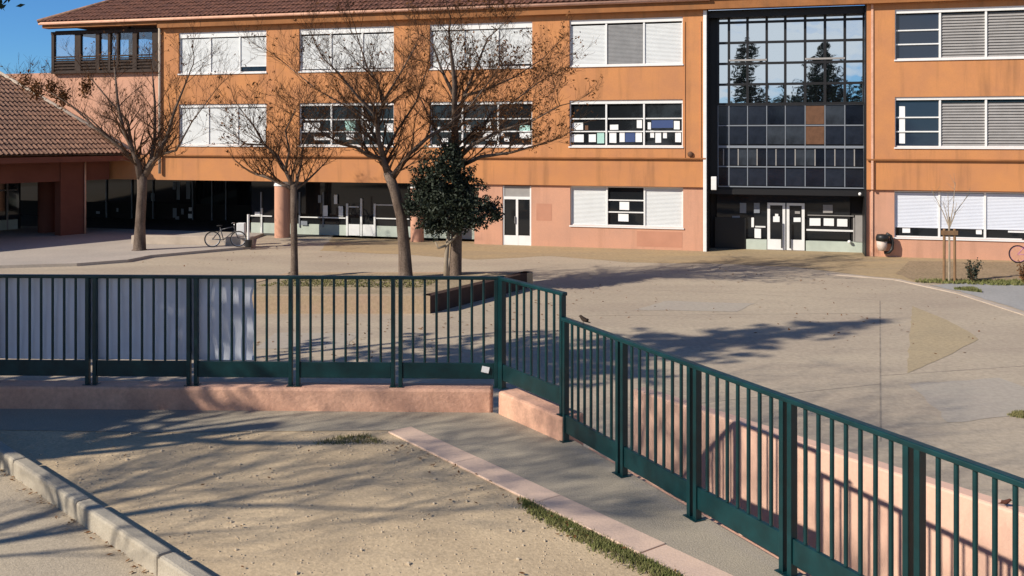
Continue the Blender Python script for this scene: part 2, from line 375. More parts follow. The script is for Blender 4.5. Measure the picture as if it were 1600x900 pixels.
# ================================================================== SCHOOL BUILDING
bld = thing('school_building', 'orange rendered three storey school with white shutters and a tall glass entrance bay', 'building', W(0,0,0), -TH)
PX_L, PX_C0, PX_C1, PX_R0, PX_R1 = -260, 252, 1103, 1354, 1760
U = F
Z_OV, Z_LEDGE, Z_FB, Z_EV = 2.62, 3.79, 9.85, 10.31
def wall(name, u0, u1, z0, z1, v, openings, mt, depth=.25, thick=None):
    """front sheet with real openings and reveals (facade-local coordinates); closed at the edges"""
    m = MB(); us = sorted({u0, u1, *[o[0] for o in openings], *[o[1] for o in openings]}); zs = sorted({z0, z1, *[o[2] for o in openings], *[o[3] for o in openings]})
    us = [q for q in us if u0 <= q <= u1]; zs = [q for q in zs if z0 <= q <= z1]
    for i in range(len(us)-1):
        for j in range(len(zs)-1):
            cu, cz = (us[i]+us[i+1])/2, (zs[j]+zs[j+1])/2
            if any(o[0] < cu < o[1] and o[2] < cz < o[3] for o in openings): continue
            m.quad((us[i],v,zs[j]),(us[i+1],v,zs[j]),(us[i+1],v,zs[j+1]),(us[i],v,zs[j+1]))
    for a, b, c, d in openings:
        w_ = v + depth
        m.quad((a,v,c),(a,v,d),(a,w_,d),(a,w_,c)); m.quad((b,v,c),(b,w_,c),(b,w_,d),(b,v,d))
        m.quad((a,v,d),(b,v,d),(b,w_,d),(a,w_,d)); m.quad((a,v,c),(a,w_,c),(b,w_,c),(b,v,c))
    t = thick or .3
    m.quad((u0,v,z0),(u0,v,z1),(u0,v+t,z1),(u0,v+t,z0)); m.quad((u1,v,z0),(u1,v+t,z0),(u1,v+t,z1),(u1,v,z1))
    m.quad((u0,v,z0),(u0,v+t,z0),(u1,v+t,z0),(u1,v,z0)); m.quad((u0,v,z1),(u1,v,z1),(u1,v+t,z1),(u0,v+t,z1))
    return m.build(name, mt, bld)
COLS = {'A': (280,417), 'B': (468,616), 'C': (672,832), 'D': (890,1067), 'E': (1398,1691)}
R3, R2, R1 = (7.67, 9.62), (4.28, 6.22), (.93, 2.60)
ops = {k: (U(a), U(b)) for k, (a, b) in COLS.items()}
VU = -.05
def op(k, r): return (ops[k][0], ops[k][1], r[0], r[1])
wall('wall', U(PX_C0), U(PX_C1), Z_LEDGE, Z_FB, VU, [op(k, r) for k in 'ABCD' for r in (R3, R2)], M['orange'])
wall('wall', U(PX_R0), U(PX_R1), Z_LEDGE, Z_FB, VU, [op('E', R3), op('E', R2)], M['orange'])
wall('wall', U(PX_L), U(PX_C1), Z_OV, Z_LEDGE, 0, [], M['orange'])
wall('wall', U(PX_R0), U(PX_R1), Z_OV, Z_LEDGE, 0, [], M['orange'])
# ground floor in pink, set back under the upper storeys
door_o = (U(785, v=.12), U(830, v=.12), -.01, 2.58)
wall('ground_floor_wall', U(740), U(PX_C1), -.02, Z_OV, .12, [op('D', R1), door_o], M['pink'], depth=.2, thick=2.2)
wall('ground_floor_wall', U(PX_R0), U(PX_R1), -.02, Z_OV, .12, [op('E', (.78, 2.58))], M['pink'], depth=.2, thick=1.4)
# left upper wall behind the wing, set back
wall('terrace_wall', U(PX_L), U(PX_C0) - .003, Z_LEDGE + .003, 7.86, .25, [], M['palepink'])
for b4 in ((838,318,862,345),(995,361,1066,387)):
    q0_, q1_ = F(b4[0], b4[1], .1), F(b4[2], b4[3], .1); m = MB(); m.box(q0_[0], q1_[0], .114, .119, q1_[1], q0_[1]); m.build('paint_patch', M['patchpink'], bld)
# shallow pilaster strips beside window column D and the tower
m = MB()
for px in (1095, 1070): m.box(U(px)-.02, U(px)+.02, VU-.03, VU-.002, Z_LEDGE+.02, Z_FB-.45)
m.build('wall_strip', M['orange'], bld)
m = MB(); m.box(U(PX_R0)+.16, U(PX_R0)+.24, VU-.05, VU-.003, Z_OV+.01, Z_FB-.01); m.box(U(PX_R0)+.16, U(PX_R0)+.24, .06, .118, 0, Z_OV-.02); m.build('corner_bead', M['lowpink'], bld)
m = MB(); m.box(U(PX_C0), U(PX_C1), VU-.06, VU-.002, Z_LEDGE-.03, Z_LEDGE+.03); m.box(U(PX_R0), U(PX_R1), VU-.06, VU-.002, Z_LEDGE-.03, Z_LEDGE+.03); m.build('string_course', M['fascia'], bld)
# soffit, gallery interior
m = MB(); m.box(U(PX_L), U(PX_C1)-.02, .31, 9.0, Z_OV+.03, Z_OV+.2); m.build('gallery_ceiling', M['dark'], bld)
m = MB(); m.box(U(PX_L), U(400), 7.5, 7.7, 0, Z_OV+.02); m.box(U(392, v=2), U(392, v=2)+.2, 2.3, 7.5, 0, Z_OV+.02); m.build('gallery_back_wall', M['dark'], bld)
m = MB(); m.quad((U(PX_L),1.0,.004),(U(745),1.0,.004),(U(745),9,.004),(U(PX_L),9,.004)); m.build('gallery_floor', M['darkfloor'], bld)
# building core so that nothing shines through
m = MB(); m.box(U(PX_C0)+.05, U(PX_C1)-.05, .62, 14, Z_OV+.25, Z_FB); m.box(U(PX_R0)+.1, U(PX_R1), .62, 14, .02, Z_FB); m.box(U(PX_C1)-.05, U(PX_R0)+.1, 2.2, 14, 0.02, Z_FB)
m.box(U(745), U(PX_C1)-.05, .62, 14, .02, Z_OV); m.box(U(PX_L), U(PX_C0)+.04, .56, 12, Z_LEDGE, 7.80)
m.build('inner_core', M['dark'], bld)

rnd = random.Random(11)
def notices(parent, rects, v, mats=None, ref=0):
    for i, r in enumerate(rects):
        a = F(r[0], r[1], v); b = F(r[2], r[3], v); mt = M[r[4]] if len(r) > 4 else M['paper']
        x0, x1, z0, z1 = a[0], b[0], b[1], a[1]; tl = rnd.uniform(-.008, .008)
        q = MB(); n = [(x0, v, z0), (x1, v, z0 + tl), (x1, v - rnd.uniform(0,.004), z1 + tl), (x0, v, z1)]
        q.quad(*n).build('notice', mt, parent)
def slats(m, u0, u1, z0, z1, v, pitch, t=.012, tilt=.018):
    z = z0
    while z + pitch*.98 < z1 + 1e-6:
        n = len(m.v); m.quad((u0, v, z), (u1, v, z), (u1, v + tilt, z + pitch*.94), (u0, v + tilt, z + pitch*.94)); 
        m.quad((u0, v+tilt, z+pitch*.94), (u1, v+tilt, z+pitch*.94), (u1, v, z+pitch), (u0, v, z+pitch)); z += pitch
def window(k, row, kinds, head=.0, rects=(), px=None, gapz=0.0, base_v=VU, z=None, splits=None, shut='shutter', frame='white', gaps=None, transoms=(.34,.66)):
    a, b = ops[k]; z0, z1 = z or row; v = base_v + .13
    n = len(kinds); sp = [U(s) for s in splits] if splits else [a + (b-a)*i/n for i in range(n+1)]
    f = MB(); t = .035
    for i, s in enumerate(sp):
        lo = s if i == 0 else s - t; hi = s if i == n else s + t
        if i == 0: hi = s + t*1.2
        if i == n: lo = s - t*1.2
        f.box(lo, hi, v - .05, v + .06, z0, z1 - head)
    f.box(a, b, v - .045, v + .055, z0, z0 + .05)
    if head: f.box(a + .003, b - .003, v - .07, v + .06, z1 - head, z1 - .004)
    else: f.box(a + .003, b - .003, v - .045, v + .055, z1 - .05, z1 - .004)
    f.box(a - .03, b + .03, base_v - .05, base_v - .003, z0 - .06, z0 - .003)
    win = f.build('window', M[frame], bld)
    for i, kd_ in enumerate(kinds):
        u0 = sp[i] + t*1.05; u1 = sp[i+1] - t*1.05; zt = z1 - head - .05; zb = z0 + .052
        if kd_ in ('glass', 'gap', 'blueglass'):
            q = MB(); q.box(u0, u1, v + .035, v + .05, zb, zt); q.build('pane', M['glass_bluish' if kd_ == 'blueglass' else 'glass'], win)
        if kd_ in ('glass', 'blueglass'):
            for fr in transoms:
                q = MB(); zz = zt - (zt-zb)*fr; q.box(u0, u1, v - .02, v + .034, zz-.025, zz+.025); q.build('transom', M[frame], win)
        if kd_ in ('white', 'grey', 'gap'):
            g = (gaps[i] if gaps else gapz) if kd_ == 'gap' else 0
            q = MB(); slats(q, u0, u1, zb + g, zt + .03, v - .015, .055); q.box(u0, u1, v-.02, v+.02, zb+g-.04 if g else zb, zb+g)
            o = q.build('shutter', M['greyshutter' if kd_ == 'grey' else shut], win)
        if kd_ == 'louver':
            q = MB(); q.box(u0, u1, v + .04, v + .05, zb, zt); q.build('pane', M['glass'], win)
            q = MB(); slats(q, u0, u1, zb, zt, v - .02, .11, tilt=.06); q.build('louvers', M['louver'], win)
    if rects: notices(win, rects, v + .03)
    return win
sA = None
window('A', R3, ('white','white','gap'), head=.26, gaps=(0,0,.26), splits=(280,328,374,417))
window('B', R3, ('gap','gap','gap'), head=.26, gapz=.09)
window('C', R3, ('gap','gap','gap'), head=.26, gaps=(.06,.06,.13))
window('D', R3, ('white','grey','white'), head=.18, splits=(890,947,1006,1067))
window('E', R3, ('blueglass','louver','louver','louver'), head=.16, splits=(1398,1469,1541,1615,1691), transoms=(.36,.68))
window('A', R2, ('white','white','white'), head=.16)
window('B', R2, ('glass','glass','glass'), head=.13, splits=(468,517,566,616), rects=[(474,192,500,204),(490,213,516,219),(539,187,555,204,'teal'),(541,209,553,218),(522,214,530,221),(572,190,579,203),(584,196,588,204),(601,193,614,204),(575,210,581,218),(590,212,598,221)])
window('C', R2, ('glass','glass','glass'), head=.13, splits=(672,722,778,832), rects=[(684,198,690,205),(729,195,735,203),(760,190,767,200),(755,207,776,219),(782,207,787,213),(812,196,828,206,'teal'),(812,207,830,216),(788,214,796,221),(690,216,700,222)])
window('D', R2, ('glass','glass','glass'), head=.16, splits=(890,947,1006,1067), rects=[(894,192,911,203),(893,210,912,222),(914,196,919,203,'brownpanel'),(920,210,931,222),(933,206,944,224,'teal'),(953,195,966,203),(952,205,963,223),(968,206,976,222),(977,206,992,222,'blue'),(995,187,1003,200),(993,205,1003,222),(1012,191,1017,202),(1018,188,1052,200,'blue'),(1053,189,1062,202),(1016,204,1022,215),(1024,207,1033,223),(1036,206,1042,216),(1055,205,1064,222)])
window('E', R2, ('blueglass','louver','louver','louver'), head=.12, splits=(1398,1469,1541,1615,1691), transoms=(.36,.68), rects=[(1405,166,1414,224)])
window('D', R1, ('white','glass','white'), splits=(890,947,1006,1067), base_v=.12, rects=[(968,315,983,328),(966,334,982,346)], transoms=(.34,.66))
window('E', None, ('gap','gap','gap','gap'), splits=(1398,1469,1541,1615,1691), base_v=.12, z=(.78,2.58), gapz=.36, shut='shutter_blue', rects=[(1410,352,1422,364),(1525,354,1534,366),(1575,353,1612,364)])

# door beside window column D
dv = .2
a, b = door_o[0], door_o[1]
m = MB(); m.box(a+.002, a+.07, dv-.04, dv+.06, 0, 2.56); m.box(b-.07, b-.002, dv-.04, dv+.06, 0, 2.56); m.box((a+b)/2-.05, (a+b)/2+.05, dv-.041, dv+.06, 0, 2.0)
m.box(a+.07, b-.07, dv-.04, dv+.06, 1.98, 2.1); m.box(a+.07, b-.07, dv-.035, dv+.06, 0.005, .42)
d = m.build('door', M['white'], bld)
for s in (0, 1):
    q = MB(); x0 = a+.072 + s*((b-a)/2-.02); x1 = x0 + (b-a)/2 - .124; q.box(x0, x1, dv, dv+.03, .43, 1.975); q.build('pane', M['glass'], d)
q = MB(); q.box(a+.072, b-.072, dv-.01, dv+.03, 2.105, 2.55); q.build('transom_panel', M['louver'], d)
q = MB(); q.tube([((a+b)/2-.08, dv-.09, .95), ((a+b)/2-.08, dv-.09, 1.25)], .018); q.build('handle', M['steel'], d)

# gallery: set-back glazing with white mullions, pale plinth, round columns
gv = 1.9
g0, g1 = U(392, v=gv), U(742, v=gv)
m = MB(); m.box(g0, g1, gv+.02, gv+.15, .0, .5); m.build('plinth', M['plinth'], bld)
m = MB(); m.box(g0, g1, gv+.06, gv+.09, .5, Z_OV+.02); gl = m.build('gallery_glazing', M['glass'], bld)
def gbar(px0, py0, px1, py1, name='mullion', wd=.05, mt='white'):
    a = F(px0, py0, gv); b = F(px1, py1, gv); q = MB()
    if abs(px0-px1) < 3: q.box(a[0]-wd/2, a[0]+wd/2, gv-.03, gv+.055, min(a[1], b[1]), max(a[1], b[1]))
    else: q.box(a[0], b[0], gv-.025, gv+.05, a[1]-wd/2, a[1]+wd/2)
    q.build(name, M[mt], gl)
for px in (408, 431, 468, 505, 622, 665, 700): gbar(px, 300, px, 355, mt='greyframe')
for px, y0 in ((408,325),(542,318),(564,310),(585,318)): gbar(px+.5, y0, px+.5, 372, wd=.09)
gbar(392, 337, 425, 337); gbar(468, 339, 540, 339); gbar(588, 320, 640, 320); gbar(588, 341, 640, 341); gbar(545, 323, 561, 323)
gbar(655, 341, 738, 341, mt='greyframe')
notices(gl, [(505,321,512,338),(529,322,536,338),(398,331,406,336),(497,305,502,317,'greyframe'),(522,304,527,319),(470,345,480,352,'greyframe')], gv-.04)
for x0, x1 in ((545, 562), (567, 584)):
    q = MB(); a = U(x0, v=gv); b = U(x1, v=gv); q.box(a, b, gv-.02, gv+.018, .02, .55); q.build('door_panel', M['white'], gl)
for px, r in ((440, .36), (651, .30)):
    q = MB(); u = U(px, v=.35); q.tube([(u,.42,0),(u,.42,Z_OV-.22)], r, 20, False); c = q.build('column', M['pink'], bld, smooth=True)
    q = MB(); q.tube([(u,.42,Z_OV-.22),(u,.42,Z_OV+.03)], r+.025, 20); q.build('capital', M['white'], c, smooth=False)
# things glimpsed on the deep back wall
bw = [(270,284,275,296,'greyframe'),(276,284,281,312,'greyframe'),(291,284,297,311,'greyframe'),(270,325,276,340,'greyframe'),(283,326,287,335,'greyframe'),(295,324,301,330),(294,334,302,341),(274,338,280,354,'greyframe'),(236,302,242,314,'greyframe'),(136,340,144,346,'greyframe'),(150,341,168,347,'greyframe'),(172,342,186,347,'greyframe'),(150,330,156,334,'greyframe'),(182,325,185,331,'greyframe')]
gb = MB(); gb.box(U(PX_L), U(398), 7.42, 7.46, .9, Z_OV-.1); gbo = gb.build('back_glazing', M['glass'], bld); notices(gbo, bw, 7.40)
for px in (165, 205, 238, 300, 330, 352):
    q = MB(); u = U(px, v=7.3); q.box(u-.03, u+.03, 7.34, 7.41, 0, Z_OV); q.build('mullion', M['greyframe'], gbo)

# loggia at the upper left, dark wood and glass
lg0, lg1 = U(79), U(249)
m = MB(); m.box(lg0, lg1, .02, .3, Z_FB-.12, Z_FB+.02); m.box(lg0, lg1, .02, .25, 7.80, 7.92); lgo = m.build('loggia', M['darkbrown'], bld)
posts = (80, 119, 150, 168, 181, 208, 241)
for px, wd in zip(posts, (.16, .34, .22, .14, .12, .24, .40)):
    q = MB(); q.box(U(px)-wd/2+.05, U(px)+wd/2+.05, .04, .2, 7.92, Z_FB-.12); q.build('post', M['darkbrown'], lgo)
for z in (8.05, 8.2, 8.35, 8.5, 8.62):
    q = MB(); q.box(lg0+.05, lg1-.05, .06, .11, z-.035, z+.035); q.build('rail', M['darkbrown'], lgo)
q = MB(); q.box(lg0, lg1, .12, .14, 7.93, 8.45); q.build('parapet_board', M['darkbrown'], lgo)
edges = [U(p) for p in posts]
for a, b in zip(edges, edges[1:]):
    q = MB(); q.box(a+.15, b-.02, .13, .145, 8.62, Z_FB-.13); q.build('pane', M['clear'], lgo)
for px in (120, 168, 208, 244):
    q = MB(); q.box(U(px)-.06, U(px)+.1, 4.0, 4.15, 7.8, 10.6); q.build('rear_post', M['darkbrown'], lgo)
q = MB(); q.box(lg0, lg1, 4.0, 4.1, 7.82, 8.5); q.build('rear_parapet', M['darkbrown'], lgo)
q = MB(); q.box(lg0, lg1, .31, 4.3, 9.88, 9.95); q.build('loggia_ceiling', M['darkbrown'], lgo)

# eaves, roof
e0, e1 = U(74), U(PX_R1)
m = MB(); m.box(e0, U(PX_C0), -.35, .1, Z_FB+.17, Z_EV-.02); m.box(U(PX_C0)+.003, e1, -.33, .1, Z_FB, Z_EV-.03); m.build('fascia', M['fascia'], bld)
m = MB(); m.tube([(e0-.1,-.44,Z_EV-.07),(U(1110),-.44,Z_EV-.07)], .075, 8); m.build('gutter', M['lowpink'], bld, smooth=True)
pitch = .53
roof = MB(); rd = 9.0
roof.quad((e0-.15,-.5,Z_EV-.005),(e1,-.5,Z_EV-.005),(e1,rd,Z_EV-.005+pitch*(rd+.5)),(e0-.15+rd+.5,rd,Z_EV-.005+pitch*(rd+.5)))
roof.quad((e0-.15,-.5,Z_EV-.005),(e0-.15+rd+.5,rd,Z_EV-.005+pitch*(rd+.5)),(e0-.15+rd+.5,rd+4,Z_EV-.005+pitch*(rd+.5)),(e0-.15,rd+12,Z_EV-.005))
rf = roof.build('roof', M['tile'], bld)
def tile_rows(width0, width1, hipl, run, pitch_, y0, z0, pit=.24, amp=.035, row=.42):
    """barrel tiles: a corrugated sheet stepped at every course"""
    m = MB(); n = int((width1 - width0) / (pit / 4)); rows = int(run / row)
    for r in range(rows):
        ya, yb = y0 + r*row, y0 + (r+1)*row + .02
        base = len(m.v); lo = width0 + (ya - y0) * hipl
        idx = []
        for i in range(n + 1):
            x = width0 + (width1 - width0) * i / n
            if x < lo: continue
            h = amp * max(-.35, math.cos(2*math.pi*(i % 4)/4))
            j = .006*math.sin(i*12.9+r*4.1)
            m.v.append((x, ya, z0 + pitch_*(ya-y0) + .045 + h + j)); m.v.append((x, yb, z0 + pitch_*(yb-y0) + .01 + h + j)); idx.append(i)
        for q in range(len(idx)-1): m.f.append((base+2*q, base+2*q+2, base+2*q+3, base+2*q+1))
    return m
tr = tile_rows(e0-.15, U(1112), 1.0, 4.2, pitch, -.52, Z_EV); o = tr.build('roof_tiles', M['tile'], rf); o['kind'] = 'stuff'
q = MB(); q.tube([(e0-.15,-.5,Z_EV+.03),(e0-.15+5,4.5,Z_EV+.03+pitch*5)], .1, 8); q.build('hip_tile', M['tile_old'], rf, smooth=True)
# drain pipes
q = MB(); q.tube([(U(252),-.12,Z_OV+.3),(U(252),-.12,Z_FB+.1)], .07, 8); q.build('drain_pipe', M['lightline'], bld, smooth=True)
q = MB(); q.box(U(1102.5)-.09, U(1102.5)+.05, -.10, .0-.055, 0, Z_FB-.02); q.build('drain_pipe', M['white'], bld, bevel=.02)

# ---- glass entrance bay
tv = .62
tower = MB(); t0, t1 = U(PX_C1)+.03, U(PX_R0)-.003
tower.box(t0, t1, tv+.06, tv+.5, Z_OV-.12, Z_FB-.002)       # dark body behind the panes
tower.box(t0-.028, t0+.06, -.0, tv+.5, -.0, Z_FB-.003)      # left reveal
tower.box(t1-.05, t1-.002, .0, 1.9, -.0, Z_FB-.003)         # right reveal
tower.box(t0+.06, t1-.05, .2, tv+.3, Z_FB-.3, Z_FB-.004)    # head
tower.box(t0+.06, t1-.05, tv-.05, tv+.2, Z_OV-.30, Z_OV-.10)  # beam under the panes
tw = tower.build('entrance_bay', M['black'], bld)
tcols = [1122,1139,1168,1198,1227,1258,1289,1320,1350]
trow = [18, 33, 65, 98, 131, 162]
rz = [F(1230, y, tv)[1] for y in trow]
rnd = random.Random(4)
def add_pane(u0, u1, z0, z1, mt, parent, tilt=.004, v=tv):
    q = MB(); cx, cz = (u0+u1)/2, (z0+z1)/2
    q.box(u0-cx, u1-cx, -.006, .006, z0-cz, z1-cz); o = q.build('pane', mt, parent)
    o.location = (cx, v, cz); o.rotation_euler = (rnd.uniform(-tilt, tilt), 0, rnd.uniform(-tilt, tilt)); return o
for i in range(len(tcols)-1):
    u0, u1 = U(tcols[i], v=tv)+.05, U(tcols[i+1], v=tv)-.05
    for j in range(len(rz)-1):
        add_pane(u0, u1, rz[j+1]+.05, rz[j]-.05, M['mirror'], tw, tilt=.0035)
for i, px in enumerate(tcols):
    q = MB(); u = U(px, v=tv); q.box(u-.052, u+.052, tv-.05, tv+.055, rz[-1], rz[0]); q.build('mullion', M['black'], tw)
for z in rz:
    q = MB(); q.box(U(tcols[0], v=tv)-.05, U(tcols[-1], v=tv)+.05, tv-.045, tv+.05, z-.05, z+.05); q.build('transom', M['black'], tw)
# a few opening casements with pale bottom rails
for i, j in ((1, 2), (2, 2), (5, 2), (6, 2)):
    u0, u1 = U(tcols[i], v=tv), U(tcols[i+1], v=tv); q = MB(); q.box(u0, u1, tv-.09, tv-.05, rz[3]+.10, rz[3]+.17); q.build('casement_rail', M['louver'], tw)
# lower spandrel rows with thin grey frames
lrow = [(165, 195, 1), (197, 226, 1), (233, 259, 2), (263, 291, 1)]
for y0, y1, div in lrow:
    za, zb = F(1230, y1, tv)[1], F(1230, y0, tv)[1]
    for i in range(len(tcols)-1):
        for s in range(div):
            u0, u1 = U(tcols[i], v=tv), U(tcols[i+1], v=tv); du = (u1-u0)/div
            mt = M['brownpanel'] if (i == 5 and y0 < 220) else M[rnd.choice(('spandrel','spandrel','spandrel_grey','spandrel_black'))]  # uneven reflections painted as randomly chosen pane tones
            add_pane(u0+du*s+.03, u0+du*(s+1)-.03, za+.02, zb-.02, mt, tw, tilt=.01)
for y in (164, 196, 229.5, 261, 292.5):
    q = MB(); z = F(1230, y, tv)[1]; q.box(U(tcols[0], v=tv), U(tcols[-1], v=tv), tv-.012, tv+.05, z-(.05 if y == 229.5 else .022), z+(.05 if y == 229.5 else .022)); q.build('transom', M['greyframe'], tw)
for i, px in enumerate(tcols):
    q = MB(); u = U(px, v=tv); q.box(u-.016, u+.016, tv-.016, tv+.05, F(1230,291,tv)[1], F(1230,164,tv)[1]); q.build('mullion', M['greyframe'], tw)
    if i < len(tcols)-1:
        q = MB(); u2 = (u + U(tcols[i+1], v=tv))/2; q.box(u2-.02, u2+.02, tv-.014, tv+.05, F(1230,259,tv)[1], F(1230,233,tv)[1]); q.build('mullion', M['louver'], tw)
# entrance: doors, sidelights, plinths
ev = 1.35
m = MB(); m.box(t0+.06, t1-.05, ev+.06, ev+.2, 0, Z_OV-.1); m.box(t0+.06, t1-.05, .9, ev+.06, Z_OV-.29, Z_OV-.11); en_o = m.build('entrance_wall', M['dark'], bld)
q = MB(); q.box(U(1120,v=ev), U(1328,v=ev), ev, ev+.03, .5, Z_OV-.31); q.build('pane', M['glass'], en_o)
q = MB(); q.box(U(1166,v=ev), U(1198,v=ev), ev-.08, ev+.055, .0, .42); q.build('plinth', M['plinth'], en_o)
q = MB(); q.box(U(1259,v=ev), U(1352,v=ev), ev-.08, ev+.055, .0, .42); q.build('plinth', M['plinth'], en_o)
q = MB(); q.box(U(1106,v=ev)+.3, U(1165,v=ev), ev-.1, ev-.01, .0, 1.3); q.build('shade_panel', M['plastic'], en_o)  # black panel painting the shade at the left end of the entrance
q = MB(); q.box(U(1336,v=ev), U(1349,v=ev), ev-.1, ev-.01, .43, 1.5); q.build('radiator_grille', M['louver'], en_o)
def ebar(px0, py0, px1, py1, wd=.06, mt='white', name='mullion'):
    a = F(px0, py0, ev); b = F(px1, py1, ev); q = MB()
    if abs(px0-px1) < 3: q.box(a[0]-wd/2, a[0]+wd/2, ev-.05, ev-.003, min(a[1],b[1]), max(a[1],b[1]))
    else: q.box(a[0], b[0], ev-.045, ev-.004, a[1]-wd/2, a[1]+wd/2)
    q.build(name, M[mt], en_o)
ebar(1260,359,1334,359,.07); ebar(1334,340,1334,392,.05,'louver'); ebar(1180,354,1196,354,.06); ebar(1262,336,1334,336,.03,'louver')
for x0, x1 in ((1199, 1227), (1229, 1257)):
    a, b = U(x0, v=ev), U(x1, v=ev); zt = F(1230, 317, ev)[1]
    q = MB(); q.box(a, a+.11, ev-.1, ev-.02, .02, zt); q.box(b-.11, b, ev-.1, ev-.02, .02, zt); q.box(a+.11, b-.11, ev-.1, ev-.02, zt-.1, zt); q.box(a+.11, b-.11, ev-.1, ev-.02, .02, .45)
    dd = q.build('door', M['white'], bld)
    q = MB(); q.box(a+.112, b-.112, ev-.07, ev-.05, .455, zt-.102); q.build('pane', M['glass'], dd)
    q = MB(); hx = b-.14 if x0 == 1199 else a+.14; q.tube([(hx, ev-.17, .0+.1), (hx, ev-.17, 1.15)], .03); q.build('handle', M['plastic'], dd)
    notices(dd, [(1208,338,1218,347),(1211,334,1216,338)] if x0 == 1199 else [(1240,340,1251,347),(1242,330,1250,334,'louver')], ev-.105)
notices(en_o, [(1265,341,1282,353),(1287,341,1303,353),(1308,342,1324,354),(1286,320,1301,333,'louver'),(1179,357,1189,372),(1174,340,1178,355),(1144,337,1156,347,'greyframe'),(1178,317,1187,333,'greyframe'),(1156,317,1166,333,'greyframe')], ev-.055)
q = MB(); q.blob((U(1327,v=ev-.2), ev-.2, .44), .07); q.build('white_ball', M['white'], en_o)
q = MB(); q.box(U(1111), U(1119.5), .02, .2, F(1115,297)[1], F(1115,276)[1]); q.build('intercom_box', M['white'], bld, bevel=.02)
q = MB(); q.blob((U(1345), .35, F(1345,304)[1]), .07); q.build('bulkhead_lamp', M['white'], bld, smooth=True)
q = MB(); q.blob((U(1079), VU-.05, F(1079,241)[1]), (.12,.06,.12), 8, 5); q.build('wall_vent', M['brownpanel'], bld, smooth=True)

# ================================================================== LEFT WING (single storey, tiled roof, open gallery)
mx, my = Vector((.816, -.578)), Vector((.578, .816))
Cc = W(F(212), 0, 0)
wing = thing('gallery_wing', 'low tiled wing with an open shaded gallery at the left of the orange school', 'building', Cc, math.atan2(-.578, .816))
ZE = 3.88; pw = .53
# wall line in wing-local coordinates: y = slope*x (going along the facade)
wu = Vector((UX, UY)); wsl = (wu.dot(my)) / (wu.dot(mx))
def wl(x): return wsl * x + .25
x1 = -9.0
m = MB(); m.quad((0,-45,ZE-.03),(0,wl(0),ZE-.03),(x1,wl(x1),ZE-.03-pw*x1),(x1,-45,ZE-.03-pw*x1)); m.quad((x1,-45,ZE-.03-pw*x1),(x1,wl(x1),ZE-.03-pw*x1),(2*x1,wl(2*x1),ZE-.03),(2*x1,-45,ZE-.03))
wr = m.build('roof', M['tile_old'], wing)
m = MB(); pit = .22; row = .42
y = wl(0)
n = int(22 / (pit/4)); rows = int(8.6/row)
for r in range(rows):
    xa, xb = -r*row, -(r+1)*row - .02; base = len(m.v)
    cnt = 0
    for i in range(n+1):
        yy = wl(0) - i*pit/4
        if yy > wl(xb) : continue
        h = .035*max(-.35, math.cos(2*math.pi*(i % 4)/4)); j = .008*math.sin(i*7.7+r*3.3)
        m.v.append((xa+.06, yy, ZE - pw*xa + .045 + h + j)); m.v.append((xb+.06, yy, ZE - pw*xb + .012 + h + j)); cnt += 1
    for q in range(cnt-1): m.f.append((base+2*q, base+2*q+2, base+2*q+3, base+2*q+1))
o = m.build('roof_tiles', M['tile_old'], wr); o['kind'] = 'stuff'
q = MB(); q.tube([(.02, wl(0)-.28, ZE+.06), (x1, wl(x1)-.28, ZE+.06-pw*x1)], .1, 8); q.build('flashing', M['lightline'], wr, smooth=True)
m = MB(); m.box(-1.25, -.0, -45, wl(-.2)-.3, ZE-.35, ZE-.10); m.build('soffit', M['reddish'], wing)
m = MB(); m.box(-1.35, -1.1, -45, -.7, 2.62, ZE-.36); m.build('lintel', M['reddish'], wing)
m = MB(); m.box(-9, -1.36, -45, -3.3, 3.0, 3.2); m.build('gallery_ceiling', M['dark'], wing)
def Lw(px, py, z=0.0):
    p = G(px, py, z) - Cc; return Vector((p.to_2d().dot(mx), p.to_2d().dot(my)))
def on_line(px, x):
    # local y where the view ray of px meets the line x = const
    a = (px-800)/FPX; # point = Cc + x*mx + y*my ; X = a*Y
    return (a*(Cc.y + x*mx.y) - Cc.x - x*mx.x) / (my.x - a*my.y)
ya, yb = on_line(92, -1.2), on_line(131, -1.2)
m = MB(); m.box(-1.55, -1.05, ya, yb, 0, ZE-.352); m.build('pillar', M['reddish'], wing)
q = MB(); q.tube([(-.98, yb-.06, .12), (-.98, yb-.06, ZE-.1)], .045, 8); q.build('drain_pipe', M['lowpink'], wing, smooth=True)
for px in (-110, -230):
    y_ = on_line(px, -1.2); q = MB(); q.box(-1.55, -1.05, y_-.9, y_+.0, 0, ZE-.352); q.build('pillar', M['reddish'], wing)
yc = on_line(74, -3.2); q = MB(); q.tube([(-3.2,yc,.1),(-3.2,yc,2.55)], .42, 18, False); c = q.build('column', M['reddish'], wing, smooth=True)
q = MB(); q.tube([(-3.2,yc,2.55),(-3.2,yc,2.8)], .45, 18); q.build('capital', M['palepink'], c)
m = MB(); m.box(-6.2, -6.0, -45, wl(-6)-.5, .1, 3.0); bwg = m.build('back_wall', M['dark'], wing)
q = MB(); q.box(-5.99, -5.97, -40, wl(-6)-.6, .6, 2.6); bg_ = q.build('back_glazing', M['glass'], wing)
for i in range(16):
    y_ = wl(-6) - 1.2 - i*1.25; q = MB(); q.box(-5.965, -5.9, y_-.04, y_+.04, .1, 2.6); q.build('mullion', M['louver'], bg_)
for z in (2.05, 2.6): q = MB(); q.box(-5.96, -5.905, -28, wl(-6)-.7, z-.035, z+.035); q.build('transom', M['louver'], bg_)
q = MB(); q.box(-5.96, -5.905, -28, wl(-6)-.7, .1, .6); q.build('plinth', M['plinth'], bg_)

